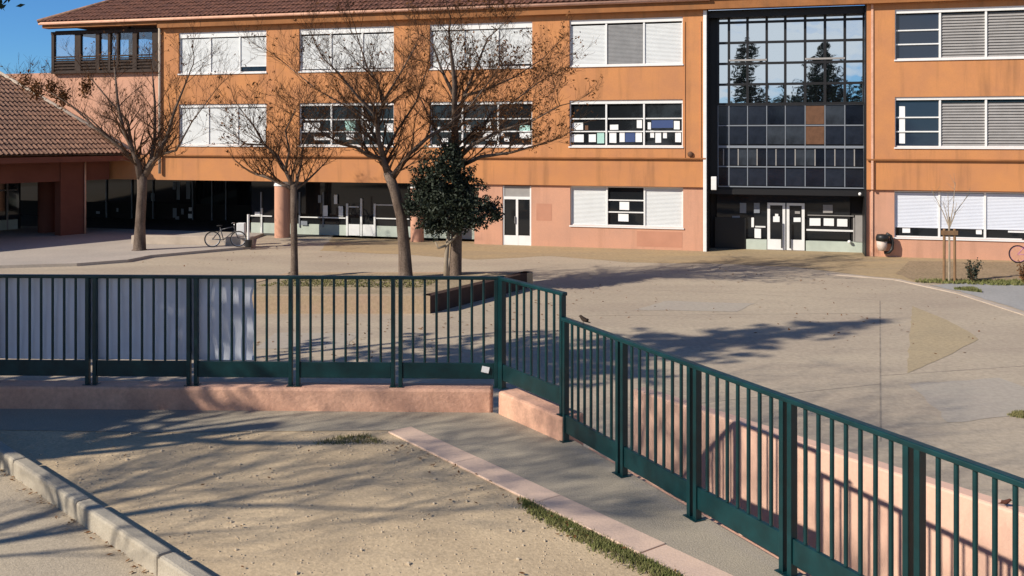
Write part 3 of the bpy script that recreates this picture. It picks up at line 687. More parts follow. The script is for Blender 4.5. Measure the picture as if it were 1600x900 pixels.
# ================================================================== YARD OBJECTS
# low cream wall in front of the deep gallery
p0 = G(206, 381, .11); p1 = G(392, 384, .11); m = MB(); m.bar(p0 + Vector((0,.2,0)), p1 + Vector((0,.2,0)), .4, .10, .47)
tag(m.build('low_wall', M['lightline'], bevel=.02), 'low cream masonry bench wall in front of the dark school gallery', 'wall')
# planter
pc = [G(290, 490).to_2d(), G(672, 490).to_2d(), G(832, 448).to_2d(), G(452, 449).to_2d()]
ZP = .47
root = thing('planter', 'raised planter with one side coloured dark as shade, holding the three bare trees', 'planter', (pc[1].x, pc[1].y, 0))
off = Vector((pc[1].x, pc[1].y, 0))
def loc2(p): return (p[0]-off.x, p[1]-off.y)
def planter_wall(a, b, name, mt, wd=.28, n=10, cap=None):
    A, B = Vector(loc2(a)), Vector(loc2(b)); L = (B-A).length; d_ = (B-A)/L; nrm = Vector((-d_.y, d_.x))
    mm = MB(); mm.prism([A, B, B + nrm*wd, A + nrm*wd], -.02, ZP); return mm.build(name, mt, root)
planter_wall(pc[0], pc[1], 'front_wall', M['planterfront'])
planter_wall(pc[1], pc[2], 'side_wall', M['planter_shade'])
planter_wall(pc[2], pc[3], 'back_wall', M['planterfront'])
planter_wall(pc[3], pc[0], 'side_wall', M['planterfront'])
cen = sum(pc, Vector((0,0)))/4
m = MB(); m.quad(*[(*loc2(p + (cen-p).normalized()*.2), ZP-.015) for p in pc]); m.build('soil', M['soil'], root)
def in_poly(p, poly):
    c = False; n = len(poly)
    for i in range(n):
        a, b = poly[i], poly[(i+1) % n]
        if (a[1] > p[1]) != (b[1] > p[1]) and p[0] < (b[0]-a[0])*(p[1]-a[1])/(b[1]-a[1]) + a[0]: c = not c
    return c
def tufts(name, poly, z, n, h, mt, seed, dens=None, wd=.006):
    r = random.Random(seed); m = MB(); xs = [p[0] for p in poly]; ys = [p[1] for p in poly]; k = 0; tries = 0
    while k < n and tries < n*30:
        tries += 1
        p = Vector((r.uniform(min(xs), max(xs)), r.uniform(min(ys), max(ys))))
        if not in_poly(p, poly): continue
        if dens and r.random() > dens(p): continue
        for _ in range(4):
            q = p + Vector((r.gauss(0,.02), r.gauss(0,.02))); hh = h * r.uniform(.4, 1.1); a = r.uniform(0, 6.28)
            dx, dy = math.cos(a)*wd, math.sin(a)*wd; lx, ly = r.gauss(0, .35)*hh, r.gauss(0, .35)*hh
            m.quad((q.x-dx, q.y-dy, z), (q.x+dx, q.y+dy, z), (q.x+lx, q.y+ly, z+hh))
        k += 1
    return tag(m.build(name, mt), kind='stuff')
gp = [G(400, 446, ZP).to_2d(), G(660, 449, ZP).to_2d(), G(690, 436, ZP).to_2d(), G(455, 436, ZP).to_2d()]
tufts('planter_grass', gp, ZP-.02, 1100, .05, M['grassy'], 8, wd=.02)

# ---- trees
def bare_tree(label, limbs, trunk, Y, z0, seed, twig_n=1.0, leaf=0.0, name='plane_tree', spread=1.0, rscale=1.0, leafbox=None, depth=1.0, bark='bark', len_s=1.0, clumps=()):
    """trunk and limbs follow photo pixel paths at depth Y; each gets its own depth sway and twigs all round"""
    r = random.Random(seed); base = D(trunk[0][0], trunk[0][1], Y); base.z = z0
    root = thing(name, label, 'tree', base); mt = MB(); mc = MB(); ml = MB(); mb = MB()
    def wp(px, py, dy=0.0): return D(px, py, Y + dy) - base
    tp = [wp(x, y) for x, y, _ in trunk]; tp[0].z = -.05; tp[0].x *= 1
    # flared foot
    rr = [q[2]*rscale for q in trunk]
    tp.insert(1, tp[0].lerp(tp[1], .08)); rr.insert(0, rr[0]*1.45)
    mt.tube(tp, rr, 10)
    def twig(p, d, L, rad, lev):
        n = 4 if lev < 2 else 3; pts = [p]; rads = [rad]; dd = d.normalized(); q = p
        for i in range(n):
            dd = (dd + Vector((r.gauss(0,.2), r.gauss(0,.2), r.gauss(0,.16)+.07))).normalized(); q = q + dd*L/n; pts.append(q); rads.append(max(.003, rad*(1-(i+1)/n*.75)))
        mc.tube(pts, rads, 5 if lev == 0 else (4 if lev == 1 else 3), False)
        if lev < 3:
            k = {0: 7, 1: 7, 2: 6}[lev]*twig_n; k = int(k) + (r.random() < k % 1)
            for _ in range(k):
                t = r.uniform(.25, 1); i = min(int(t*n), n-1); s = pts[i].lerp(pts[i+1], t*n-i)
                a = r.uniform(0, 6.28); perp = Vector((math.cos(a), math.sin(a)*.8*depth, r.uniform(-.3,.6)))
                twig(s, dd*.9 + perp*.75*spread, L*r.uniform(.38,.62), max(.004, rads[i]*.5), lev+1)
        if leaf and lev >= 2:
            if r.random() < leaf:
                for _ in range(3):
                    c = pts[-1] + Vector((r.gauss(0,.035), r.gauss(0,.035), -.03 + r.gauss(0,.03))); wx = c + base
                    if leafbox is None or leafbox(wx, r): ml.leaf(c, r.uniform(.03,.065), r)
    for limb in limbs:
        dy = r.uniform(-1.6, 1.6)*depth; pts = []; rads = []; N = len(limb)
        for i, (x, y, rad) in enumerate(limb):
            pts.append(wp(x, y, dy*i/(N-1) if i else 0)); rads.append(rad*rscale*(.95 if i == 0 else .78))
        mb.tube(pts, rads, 7)
        for i in range(1, N):
            seg = pts[i]-pts[i-1]
            for _ in range(4):
                t = r.random(); s = pts[i-1].lerp(pts[i], t); a = r.uniform(0, 6.28)
                perp = Vector((math.cos(a), math.sin(a)*depth, r.uniform(-.2,.8)))
                twig(s, seg.normalized()*.8 + perp*.8*spread, r.uniform(.9,1.7)*len_s, rads[i]*.5, 1)
        twig(pts[-1], pts[-1]-pts[-2], r.uniform(1.0,1.6)*len_s, rads[-1], 1)
    mt.build('trunk', M[bark], root, smooth=True)
    mb.blob(tp[-1], (rr[-1]*1.02,)*3, 10, 6); mb.build('limbs', M['bark'], root, smooth=True)
    for px, py, n_ in clumps:
        c = wp(px, py); e = wp(px + 12, py + 16, .3); mb2 = mc.tube([e, c], [.012, .006], 3, False)
        for _ in range(n_*4): ml.leaf(c + Vector((r.gauss(0,.12), r.gauss(0,.14), r.gauss(0,.20))), r.uniform(.05,.09), r)
    cr = mc.build('crown', M['twig'], root)
    if ml.f: ml.build('dead_leaves', M['deadleaf'], root)['kind'] = 'stuff'
    return root
Y1 = CAMZ*FPX/(395-HOR); YT = (CAMZ-ZP)*FPX/(433-HOR)
bare_tree('bare plane tree with thick leaning trunk standing on the left pavement by the tiled wing',
    [[(222,285,.19),(214,250,.15),(205,228,.12),(192,200,.10),(184,160,.07),(179,105,.04)],
     [(226,275,.16),(238,245,.12),(242,215,.09),(242,160,.06),(238,110,.03)],
     [(228,270,.17),(246,242,.13),(262,212,.10),(272,175,.07),(290,130,.04),(302,100,.025)],
     [(212,250,.11),(185,228,.08),(150,200,.055),(112,165,.035),(80,145,.02)],
     [(205,228,.09),(200,190,.06),(165,150,.04),(140,120,.025)],
     [(185,228,.05),(140,185,.035),(105,160,.022),(52,142,.012)],
     [(246,242,.09),(275,235,.06),(300,190,.035),(330,150,.02)]],
    [(218,397,.26),(219,350,.20),(222,300,.19),(222,275,.20)], Y1, .11, 21, leaf=.06, twig_n=.85, depth=.8,
    clumps=((38,126,40),(57,140,70),(80,137,50),(97,151,70),(134,137,60)))
bare_tree('slender bare tree with one crooked sunlit limb rising from the left end of the planter',
    [[(459,292,.085),(446,266,.075),(431,241,.06),(413,226,.045),(396,196,.035),(380,176,.02)],
     [(458,296,.075),(440,287,.07),(418,277,.06),(400,272,.05)],
     [(460,296,.06),(478,284,.045),(497,266,.03),(512,250,.015)],
     [(461,292,.06),(470,260,.045),(474,225,.03),(492,190,.018)],
     [(446,266,.05),(452,235,.04),(446,205,.03),(462,170,.015)],
     [(413,226,.03),(385,226,.025),(368,214,.015)]],
    [(460,434,.125),(460,400,.105),(459,340,.10),(459,292,.10)], YT, ZP-.02, 33, leaf=.1, twig_n=.8, len_s=.8, depth=.8)
bare_tree('tall bare plane tree forking widely from a pale trunk in the middle of the planter',
    [[(607,272,.14),(598,248,.11),(576,243,.08),(556,230,.06),(532,225,.045),(502,205,.03),(480,190,.018)],
     [(602,257,.12),(592,222,.10),(589,194,.085),(584,176,.07),(559,151,.05),(528,113,.035),(506,92,.02)],
     [(589,194,.075),(600,157,.06),(586,123,.05),(573,104,.04),(559,60,.02)],
     [(600,157,.05),(613,135,.04),(630,107,.03),(650,70,.018)],
     [(611,280,.12),(640,240,.085),(668,215,.07),(700,195,.05),(735,165,.035),(770,120,.02)],
     [(592,222,.06),(570,190,.045),(545,168,.035),(495,140,.02),(440,95,.014)],
     [(598,248,.07),(620,205,.05),(650,160,.035),(665,115,.02)]],
    [(634,434,.22),(632,390,.18),(627,338,.165),(616,295,.155),(607,272,.15)], YT, ZP-.02, 45, leaf=.06, twig_n=1.0)
bare_tree('tall dark bare tree with rusty leaves rising behind the evergreen in the planter',
    [[(712,240,.14),(710,186,.12),(710,127,.09),(705,83,.06),(702,49,.03)],
     [(710,200,.09),(725,150,.07),(746,100,.05),(762,60,.03),(790,35,.015)],
     [(710,150,.07),(690,110,.05),(676,70,.03)],
     [(713,250,.10),(740,225,.08),(780,205,.055),(830,190,.035),(875,165,.02)],
     [(713,262,.09),(751,245,.07),(800,238,.05),(845,225,.03)],
     [(725,150,.06),(760,140,.045),(805,120,.03),(850,90,.018)],
     [(740,225,.06),(765,180,.045),(800,160,.03),(840,130,.02)],
     [(712,255,.09),(690,225,.06),(672,185,.04),(655,150,.02)]],
    [(711,434,.20),(713,380,.17),(714,320,.16),(712,240,.15)], YT+.6, ZP-.02, 57, leaf=.3, twig_n=1.0,
    leafbox=lambda p, r: p.x > -1.6 or r.random() < .2)

# evergreen in the planter: clumps of leaves on a pale stem
def leafy(root, clumps, leafs, name, mt, seed, size, stems=None):
    r = random.Random(seed); m = MB()
    for (c, rad), n in zip(clumps, leafs):
        for _ in range(n):
            d = Vector((r.gauss(0,1), r.gauss(0,1), r.gauss(0,1))).normalized(); q = r.random()**.45
            q *= 1 + .55*math.sin(d.x*7+c.x*5)*math.sin(d.z*6+c.z*3)
            m.leaf(c + Vector((d.x*rad[0], d.y*rad[1], d.z*rad[2]))*q, r.uniform(.6,1.2)*size, r)
    return m.build(name, mt, root)
EY = YT - .2
eb = D(698, 434, EY); eb.z = ZP-.02
ev_t = thing('evergreen_tree', 'dense dark green evergreen with a thin pale stem in front of the bare trees', 'tree', eb)
m = MB(); m.tube([(0,0,0),(-.02,0,.5),(.02,.03,1.0),(.12,.05,1.9)], [.10,.07,.06,.05], 8); m.tube([(0,0,1.0),(-.25,-.05,.92),(-.33,-.05,1.1)], [.045,.04,.03], 6); m.tube([(0,0,1.0),(.3,-.05,1.3)], [.05,.03], 6); m.build('trunk', M['bark_pale'], ev_t, smooth=True)
cl = []
for px, py, rx, rz_ in ((695,262,32,34),(668,285,28,36),(720,285,36,36),(690,318,42,34),(735,318,34,24),(764,326,20,18),(664,325,26,26),(715,345,32,22),(680,352,26,18),(655,305,16,24),(745,345,22,12),(704,236,18,16),(640,322,10,16),(776,338,10,9)):
    s = EY/FPX; cl.append((D(px, py, EY + random.Random(px).uniform(-.5,.5)) - eb, (rx*s, rx*s*.9, rz_*s)))
leafy(ev_t, cl, [2000,1900,2200,2300,1500,850,1400,1500,1000,700,600,560,300,260], 'crown', M['ever'], 5, .06)

# young staked tree at the right
yb_ = G(1483, 441, .012); yt = thing('young_tree', 'young leafless tree tied between two wooden stakes beside the right windows', 'tree', yb_)
s = yb_.y/FPX
m = MB(); m.tube([(0,0,0),(.01,0,1.0),(0,0,1.9),(.02,.02,2.1)], [.04,.035,.03,.025], 6)
rr_ = random.Random(2)
for dx, zz in ((-.45,2.95),(-.1,2.9),(.75,2.85),(.3,3.2),(-.2,2.6),(.35,2.55)):
    p = [Vector((.01,0,1.75)), Vector((dx*.35, rr_.uniform(-.15,.15), 1.75+(zz-1.75)*.45)), Vector((dx, rr_.uniform(-.3,.3), zz))]
    m.tube(p, [.022,.014,.006], 4)
    for _ in range(4):
        a = p[1].lerp(p[2], rr_.random()); m.tube([a, a + Vector((rr_.uniform(-.25,.25), rr_.uniform(-.2,.2), rr_.uniform(.15,.4)))], [.006,.003], 3)
m.build('trunk', M['bark_pale'], yt)
for dx in (-.155, .175):
    q = MB(); q.tube([(dx*1.05,0,-.02),(dx,0,1.72)], .045, 8); q.build('stake', M['stake'], yt)
q = MB(); q.box(-.24,.26,-.06,-.045,1.52,1.66); q.box(-.24,.26,.045,.06,1.52,1.66); q.build('tie', M['stake'], yt)
# shrubs at the right
def shrub(label, px, py, h, wd, seed, name='shrub', mtl='ever', mts='twig'):
    b = G(px, py, .012); t = thing(name, label, 'shrub', b); r = random.Random(seed); m = MB(); ml = MB()
    for i in range(14):
        a = r.uniform(0, 6.28); L = h*r.uniform(.6,1.05); p = [Vector((0,0,0)), Vector((math.cos(a)*wd*.35, math.sin(a)*wd*.35, L*.5)), Vector((math.cos(a)*wd*r.uniform(.3,1), math.sin(a)*wd*r.uniform(.3,1), L))]
        m.tube(p, [.015,.01,.004], 4)
        for _ in range(26): q = p[1].lerp(p[2], r.uniform(-.6,1)); ml.leaf(q + Vector((r.gauss(0,.05), r.gauss(0,.05), r.gauss(0,.05))), .045, r)
    m.build('stem', M[mts], t); ml.build('foliage', M[mtl], t)
shrub('small dark shrub growing alone in the dry bed right of the staked tree', 1520, 441, .75, .28, 4)
shrub('reddish twiggy shrub at the right edge of the dry bed', 1602, 443, .7, .3, 6, mtl='deadleaf')
gp = [G(1425, 441, .01).to_2d(), G(1560, 446, .01).to_2d(), G(1700, 447, .01).to_2d(), G(1700, 440, .01).to_2d(), G(1440, 438.5, .01).to_2d()]
tufts('grass_verge', gp, .01, 900, .11, M['grass'], 14, wd=.02)
gp = [G(1490, 452, .01).to_2d(), G(1535, 457, .01).to_2d(), G(1520, 451, .01).to_2d()]
tufts('grass_patch', gp, .01, 260, .10, M['grass'], 15, wd=.02)
gp = [G(1572, 650).to_2d(), G(1640, 660).to_2d(), G(1640, 644).to_2d(), G(1590, 643).to_2d()]
tufts('grass_patch', gp, 0, 500, .05, M['grassy'], 16, wd=.01)

# litter bin on the right pier
lb = F(1381, 378, .0); t = thing('litter_bin', 'black hooded litter bin with a pale bag fixed to the pink wall', 'litter bin', W(U(1380), -.2, 0), -TH)
zc = F(1380, 376)[1]
m = MB(); ring = [(.02,.0),(.2,.0)]
m.tube([(-.05,0,zc+.28),(-.05,0,zc+.26),(-.05,0,zc+.17),(-.05,0,zc+.02)], [.03,.2,.24,.24], 16); m.build('hood', M['plastic'], t, smooth=True)
q = MB(); q.tube([(-.07,0,zc+.02),(-.07,0,zc-.2),(-.06,0,zc-.36),(-.06,0,zc-.38)], [.2,.19,.14,.03], 14); q.build('bag', M['bag'], t, smooth=True)
q = MB(); q.tube([(.1,.02,zc+.3),(.26,.05,zc+.2),(.33,.05,zc-.05),(.31,.05,zc-.3),(.2,.04,zc-.43),(.02,.02,zc-.45)], .06, 10); q.build('bracket', M['plastic'], t, smooth=True)
q = MB(); q.box(.12,.30,.08,.3,zc-.1,zc+.0); q.build('wall_plate', M['plastic'], t)

# bicycles
def torus(m, c, R_, r_, n=28, k=6, axis='y'):
    pts = [Vector((c[0]+R_*math.cos(2*math.pi*i/n), c[1], c[2]+R_*math.sin(2*math.pi*i/n))) for i in range(n+1)]
    m.tube(pts, r_, k, False)
def bicycle(label, loc, rz_, paint, lean=.0):
    t = thing('bicycle', label, 'bicycle', loc, rz_, 'bicycles left outside the school'); t.rotation_euler = (lean, 0, rz_); Rw = .33
    for x in (-.52, .52):
        q = MB(); torus(q, (x,0,Rw), Rw-.02, .022); wh = q.build('wheel', M['rubber'], t, smooth=True)
        q = MB(); torus(q, (x,0,Rw), Rw-.045, .012, 24, 5)
        for i in range(12): a = math.pi*2*i/12; q.tube([(x,0.01*(-1)**i,Rw),(x+(Rw-.05)*math.cos(a),0,Rw+(Rw-.05)*math.sin(a))], .003, 3, False)
        q.build('rim', M['steel'] if paint != 'bikepink' else M['bikepink'], wh)
    q = MB(); bb = (-.08,0,.3); st = (-.22,0,.82); hd = (.34,0,.84); hb = (.38,0,.68)
    for a, b in ((bb,st),(bb,hb),((-.2,0,.72),hd),((-.52,0,Rw),bb),((-.52,0,Rw),(-.2,0,.72)),(hd,hb),(hb,(.52,0,Rw))): q.tube([a,b], .02, 6)
    q.build('frame', M[paint], t, smooth=True)
    q = MB(); q.blob((-.24,0,.88), (.14,.07,.035), 10, 4); q.build('saddle', M['rubber'], t, smooth=True)
    q = MB(); q.tube([(.30,-.28,.98),(.34,-.2,1.0),(.36,0,.95),(.34,.2,1.0),(.30,.28,.98)], .014, 6); q.tube([hd,(.35,0,.96)], .014, 6); q.build('handlebar', M['steel'], t, smooth=True)
    q = MB(); torus(q, (-.08,-.04,.3), .09, .008, 16, 4); q.tube([(-.08,-.05,.3),(0,-.05,.16),(0,-.13,.16)], .01, 5); q.build('crankset', M['steel'], t)
bicycle('dark bicycle parked by the low cream wall in front of the gallery', G(352, 386, .11) + Vector((0,0,0)), R(8), 'bikeframe', lean=R(-6))
bicycle('mauve bicycle cut off by the right edge before the pink wall', W(U(1615, v=-.6), -.6, .012), -TH + R(6), 'bikepink', lean=R(-8))
# white post and pot near the bicycle
pb = G(388, 386, .11); t = thing('white_post', 'slim white post beside the parked dark bicycle', 'post', pb)
q = MB(); q.tube([(0,0,0),(0,0,1.35)], .05, 8); q.build('shaft', M['white'], t); q = MB(); q.tube([(0,0,0),(0,0,.3),(0,0,.32)], [.13,.16,.02], 10); q.build('foot', M['plastic'], t)
pb = G(377, 379, .11); t = thing('white_crate', 'white box on legs standing behind the slim white post', 'box', pb)
q = MB(); q.box(-.17,.17,-.15,.15,.35,.85); q.build('box_body', M['white'], t, bevel=.02)
q = MB()
for sx in (-.14,.14):
    for sy in (-.12,.12): q.box(sx-.02,sx+.02,sy-.02,sy+.02,0,.349)
q.build('legs', M['steel'], t)

# ================================================================== FORECOURT WALLS AND RAILINGS
def wall_thing(name, label, pts, wd, z0, z1, mt, bev=.025, seed=0):
    m = MB(); m.bar(pts[0], pts[1], wd, z0, z1); o = m.build(name, mt, bevel=bev); return tag(o, label, 'wall')
d1 = (A1 - A0).normalized(); n1 = Vector((-d1.y, d1.x)); d2 = (A2 - A1).normalized(); n2 = Vector((-d2.y, d2.x))
ZW = 2.16
wall_thing('low_wall', 'low pink rendered wall under the long left railing', (A0 + n1*.13, A1 + n1*.13 - d1*.03), .26, -.015, ZW, M['lowpink'])
wall_thing('low_wall', 'short pink rendered wall turning the corner under the angled railing', (A1 + n2*.13 + d2*.05, A2 + n2*.13 + d2*.02), .26, -.012, ZW, M['lowpink'])
db = bd
tag(MB().bar(A2 + bn*1.5 + db*.1, Bend + bn*1.5, .12, -.012, ZT-.06).build('retaining_wall', M['lowpink']), 'pink retaining wall below the right railing', 'wall')
# pink parapet of the ramp beyond the right railing
TW = 1.4
q0 = G(989, 607, TW).to_2d(); q1 = G(1600, 804, TW).to_2d(); qd = (q1-q0).normalized()
qn = Vector((-qd.y, qd.x)); qn = qn if qn.x > 0 else -qn
wall_thing('ramp_wall', 'long pale pink ramp wall seen through the right railing with its bar shadows', (q0 + qn*.1, q0 + qn*.1 + qd*12), .2, -.012, TW, M['ramppink'])

BAR = None
def railing(label, pts, z, panels, name='railing'):
    """panels of a green steel railing along pts (plan), each panel: two stiles, seven bars, kick plate, top rail"""
    global BAR
    a, b = pts; L = (b-a).length; d = (b-a)/L
    t = thing(name, label, 'railing', (a.x, a.y, z), math.atan2(d.y, d.x)); pl = L/panels; H = 1.11
    if BAR is None:
        BAR = {}
        q = MB(); q.tube([(0,0,.25),(0,0,H-.02)], .0135, 8, False); BAR['bar'] = q.build('bar', M['green'], t, smooth=True)
        q = MB(); q.box(-.0195,.0195,-.027,.027,0,H-.012); q.box(-.036,.036,-.05,.05,-.0,.008); BAR['stile'] = q.build('stile', M['green'], t, bevel=.004)
        first = True
    else: first = False
    used = {'bar': not first, 'stile': not first}
    def put(kind, x):
        if not used[kind]: o = BAR[kind]; used[kind] = True
        else: o = BAR[kind].copy(); col.objects.link(o); o.parent = t
        o.location = (x, 0, 0)
    for i in range(panels):
        x0 = i*pl; x1 = x0 + pl
        put('stile', x0 + .038); put('stile', x1 - .038)
        for k in range(7): put('bar', x0 + .045 + (pl-.09)*(k+1)/8)
        q = MB(); q.box(x0+.059, x1-.059, -.016, .016, .085, .245); q.build('kick_plate', M['green'], t, bevel=.004)
    q = MB(); q.box(0, L, -.03, .03, H-.022, H+.012); q.build('top_rail', M['green'], t, bevel=.008)
    for x in ([0.] if panels < 3 else []):
        q = MB(); q.box(-.03,.03,-.03,.03,0,H+.02); q.build('corner_post', M['green'], t, bevel=.005)
    return t
LA = D(775, 434, 1.41*FPX/(434-HOR)).to_2d(); LB = Vector((LA.x - 6.25, LA.y + .30))
LC = Vector((.44, 8.67))
LA = A1 + n1*.10 + d1*.045; LC = A2 + n2*.05
dl = d1
lp = 6; plen = 1.047
railing('long straight green railing on the low pink wall at the left', (LA - dl*plen*lp, LA), ZW, lp)
railing('short angled green railing panel at the corner between the two long railings', (LA + d2*.02, LC), ZW, 1)
RS = A2 + Vector((.035, .03)) ; RE = RS + bd*.985*8
railing('green railing running towards the viewer along the path at the right', (RS - bd*.01, RE), ZT + .004, 8)

# white sheet tied behind the left railing
rnd = random.Random(9)
c0 = LA - dl*(2.52); L_ = 4.2; m = MB(); nx, nz_ = 60, 8
for j in range(nz_+1):
    for i in range(nx+1):
        x = L_*i/nx; z = ZW + .245 + (.855)*j/nz_; wv = .010*math.sin(x*5+j*.5) + .004*math.sin(x*17+1.7*j) 
        if i == 0: wv += .02*math.sin(j)
        p = c0 - dl*(x + (.025*math.sin(j*1.3) if i == 0 else 0)) + n1*(.05 + wv); m.v.append((p.x, p.y, z))
for j in range(nz_):
    for i in range(nx): a = j*(nx+1)+i; m.f.append((a, a+1, a+nx+2, a+nx+1))
tag(m.build('sheet', M['cloth'], smooth=True), 'white fabric sheet hung behind the bars of the left railing', 'sheet')
p = LA - dl*.15
t = MB(); t.box(-.038,.038,-.006,.006,-.015,.045); o = t.build('paper_tag', M['paper']); o.location = (p.x, p.y - .03, ZW + .17); o.rotation_euler = (0, R(12), 0); tag(o, 'small white tag stuck on the kick plate near the railing corner', 'tag')

# birds
def bird(label, loc, heading, mt, tilt=0.0):
    t = thing('bird', label, 'bird', loc, heading,  'small birds perched by the right railing')
    t.scale = (.62,.62,.62)
    prof = [(-.105,.0,.030,.004),(-.07,.002,.036,.010),(-.045,.004,.050,.020),(-.015,.0,.062,.030),(.015,.0,.074,.031),(.035,.0,.092,.024),(.05,.0,.106,.021),(.064,.0,.108,.016),(.072,0,.106,.006),(.086,0,.103,.0015)]
    m = MB(); m.tube([(x,y,z) for x,y,z,_ in prof], [r for *_, r in prof], 10); m.build('body', M[mt], t, smooth=True)
    for s in (-1,1):
        q = MB(); q.blob((-.02, s*.026, .062), (.05,.008,.02), 8, 4); q.build('wing', M[mt], t, smooth=True)
        q = MB(); q.tube([(.005,s*.012,.045),(.01,s*.014,.02),(.006,s*.014,.0)], .003, 5); q.tube([(.006,s*.014,.002),(.026,s*.016,.002)], .0025, 4); q.build('leg', M['plastic'], t)
    return t
pr = RS + bd*.36
bird('small dark bird perched on the top rail near the start of the right railing', (pr.x, pr.y, ZT + .004 + 1.122), R(150), 'bird')
pw_ = G(1563, 793, TW)
bird('small reddish bird sitting on top of the pink ramp wall', (pw_.x + .06, pw_.y + .02, TW), R(-30), 'birdred')

# grass, pebbles, leaves on the forecourt
ga, gb_ = P0 + ed*2.05, P0 + ed*4.6
gpoly = [ga - en*.02, gb_ - en*.02, gb_ - en*.30, ga + ed*.3 - en*.16]
def dn(p):
    q = (p - ga).dot(en); return max(.06, 1 + q/.2)
tufts('grass_strip', gpoly, ZT, 2200, .032, M['grass'], 3, dens=dn, wd=.004)
gpoly = [G(480, 695, ZT).to_2d(), G(600, 692, ZT).to_2d(), G(575, 682, ZT).to_2d(), G(535, 682, ZT).to_2d()]
tufts('grass_patch', gpoly, ZT, 130, .04, M['grassy'], 6, wd=.004)
r = random.Random(77); m = MB()
k = 0
dpoly = [Ks + kn*.2, Ke + kn*.2, Pend - en*.02, P0 - en*.02]
while k < 2600:
    p = Vector((r.uniform(-5, 4), r.uniform(3.5, 9)))
    if not in_poly(p, dpoly): continue
    s_ = r.uniform(.003, .008) if r.random() < .95 else r.uniform(.008,.016); m.blob((p.x, p.y, ZT + s_*.3), (s_*r.uniform(.8,1.4), s_*r.uniform(.8,1.4), s_*.7), 5, 3); k += 1
tag(m.build('gravel', M['pebble']), kind='stuff')
m = MB()
for _ in range(300):
    q = r.random()
    if q < .45: p = K0 + kd*r.uniform(-.5, 3.5) - kn*abs(r.gauss(.03,.05)); z = ZT - .045
    elif q < .8: p = P0 + ed*r.uniform(0, 5) - en*abs(r.gauss(.04,.15)); z = ZT + .012
    else: p = Vector((r.uniform(-4, 2), r.uniform(5, 9))); z = ZT + .012
    if q >= .8 and not in_poly(p, dpoly): continue
    m.leaf((p.x, p.y, z + .006), r.uniform(.01, .026), r, flat=True)
tag(m.build('fallen_leaves', M['deadleaf']), kind='stuff')
m = MB()
for _ in range(520):
    c = G(*r.choice(((640,520),(900,470),(1250,440),(520,540),(1100,420),(760,500),(1300,500),(400,400))))
    p = c + Vector((r.gauss(0,2.2), r.gauss(0,1.6), .012)); m.leaf(p, r.uniform(.025,.06), r, flat=True)
tag(m.build('yard_leaves', M['deadleaf']), kind='stuff')

# ================================================================== TREES AND POSTS OUTSIDE THE FRAME (they cast the shadows and show in the glass)
def conifer(label, loc, H, Wd, seed, tiers=26, z_low=.12, name='conifer'):
    r = random.Random(seed); t = thing(name, label, 'tree', loc); m = MB(); ml = MB()
    m.tube([(0,0,-.05),(0,0,H*.5),(.05,0,H)], [H*.022,H*.014,.02], 8)
    for i in range(tiers):
        f = i/(tiers-1); z = H*(z_low + (.97-z_low)*f); R_ = Wd*(1-f)**.85*r.uniform(.75,1.15) + .15
        nb = max(4, int(9*(1-f)+4)); ph = r.uniform(0,6.28)
        for b in range(nb):
            a = ph + 6.283*b/nb + r.uniform(-.25,.25); L = R_*r.uniform(.65,1.1); e = Vector((math.cos(a), math.sin(a), 0))
            pts = [Vector((0,0,z)), e*L*.5 + Vector((0,0,z-.06*L)), e*L + Vector((0,0,z+.02*L))]
            m.tube(pts, [.03,.02,.006], 3, False)
            n = int(10 + 22*L/Wd*Wd/2.2)
            for _ in range(n):
                s = r.uniform(.15,1); p = (pts[0].lerp(pts[1], s*2) if s < .5 else pts[1].lerp(pts[2], s*2-1))
                p = p + Vector((r.gauss(0,.10), r.gauss(0,.10), -abs(r.gauss(0,.12)))); ml.leaf(p, r.uniform(.12,.28), r)
    m.build('trunk', M['bark'], t); ml.build('crown', M['conifer'], t); return t
def at_sun(s_, n_): return Vector((s_*SX - n_*SY, s_*SY + n_*SX))
tip = G(1412, 497); H1 = 17.0; b1 = tip - Vector((SX, SY, 0))*(H1/math.tan(SUN_EL)); b1.z = 0
conifer('tall conifer beyond the left edge whose shadow points across the yard', b1, H1, 5.6, 1, z_low=.14, tiers=30)
conifer('broad tall conifer behind the viewer mirrored in the entrance glass', Vector((.3, -15, 1.88)), 11.4, 8.0, 2, tiers=40, z_low=.1)
conifer('slim tall conifer behind the viewer mirrored at the left of the entrance glass', Vector((-7.2, -16, 1.88)), 13.4, 3.0, 3)
conifer('short conifer behind the viewer between the two tall ones', Vector((-4.6, -14, 1.88)), 7.4, 1.8, 7, tiers=16)
conifer('wide dark conifer behind the viewer at the far left of the group', Vector((-11.5, -15, 1.88)), 8.5, 4.2, 8, tiers=18)
conifer('wide dark conifer behind the viewer at the right of the group', Vector((4.6, -17, 1.88)), 9.0, 4.5, 10, tiers=20)
conifer('low bushy conifer behind the viewer in front of the tall broad one', Vector((-2.2, -12, 1.88)), 6.4, 3.0, 11, tiers=16)
# dense broadleaf evergreen shading the left end of the railing
p = at_sun(-8.0, 11.3); t = thing('evergreen_tree', 'dense round evergreen beyond the left edge shading the hung sheet', 'tree', (p.x, p.y, 1.88))
m = MB(); m.tube([(0,0,-.03),(0,0,2.5),(.05,0,5)], [.22,.18,.1], 8); m.build('trunk', M['bark'], t)
cl = []; r = random.Random(12)
for _ in range(52):
    a = r.uniform(0,6.28); q = 1.75*math.sqrt(r.random()); cl.append((Vector((math.cos(a)*q, math.sin(a)*q, r.uniform(2.9,5.9))), (.68,.68,.66)))
leafy(t, cl, [460]*52, 'crown', M['ever'], 13, .11)
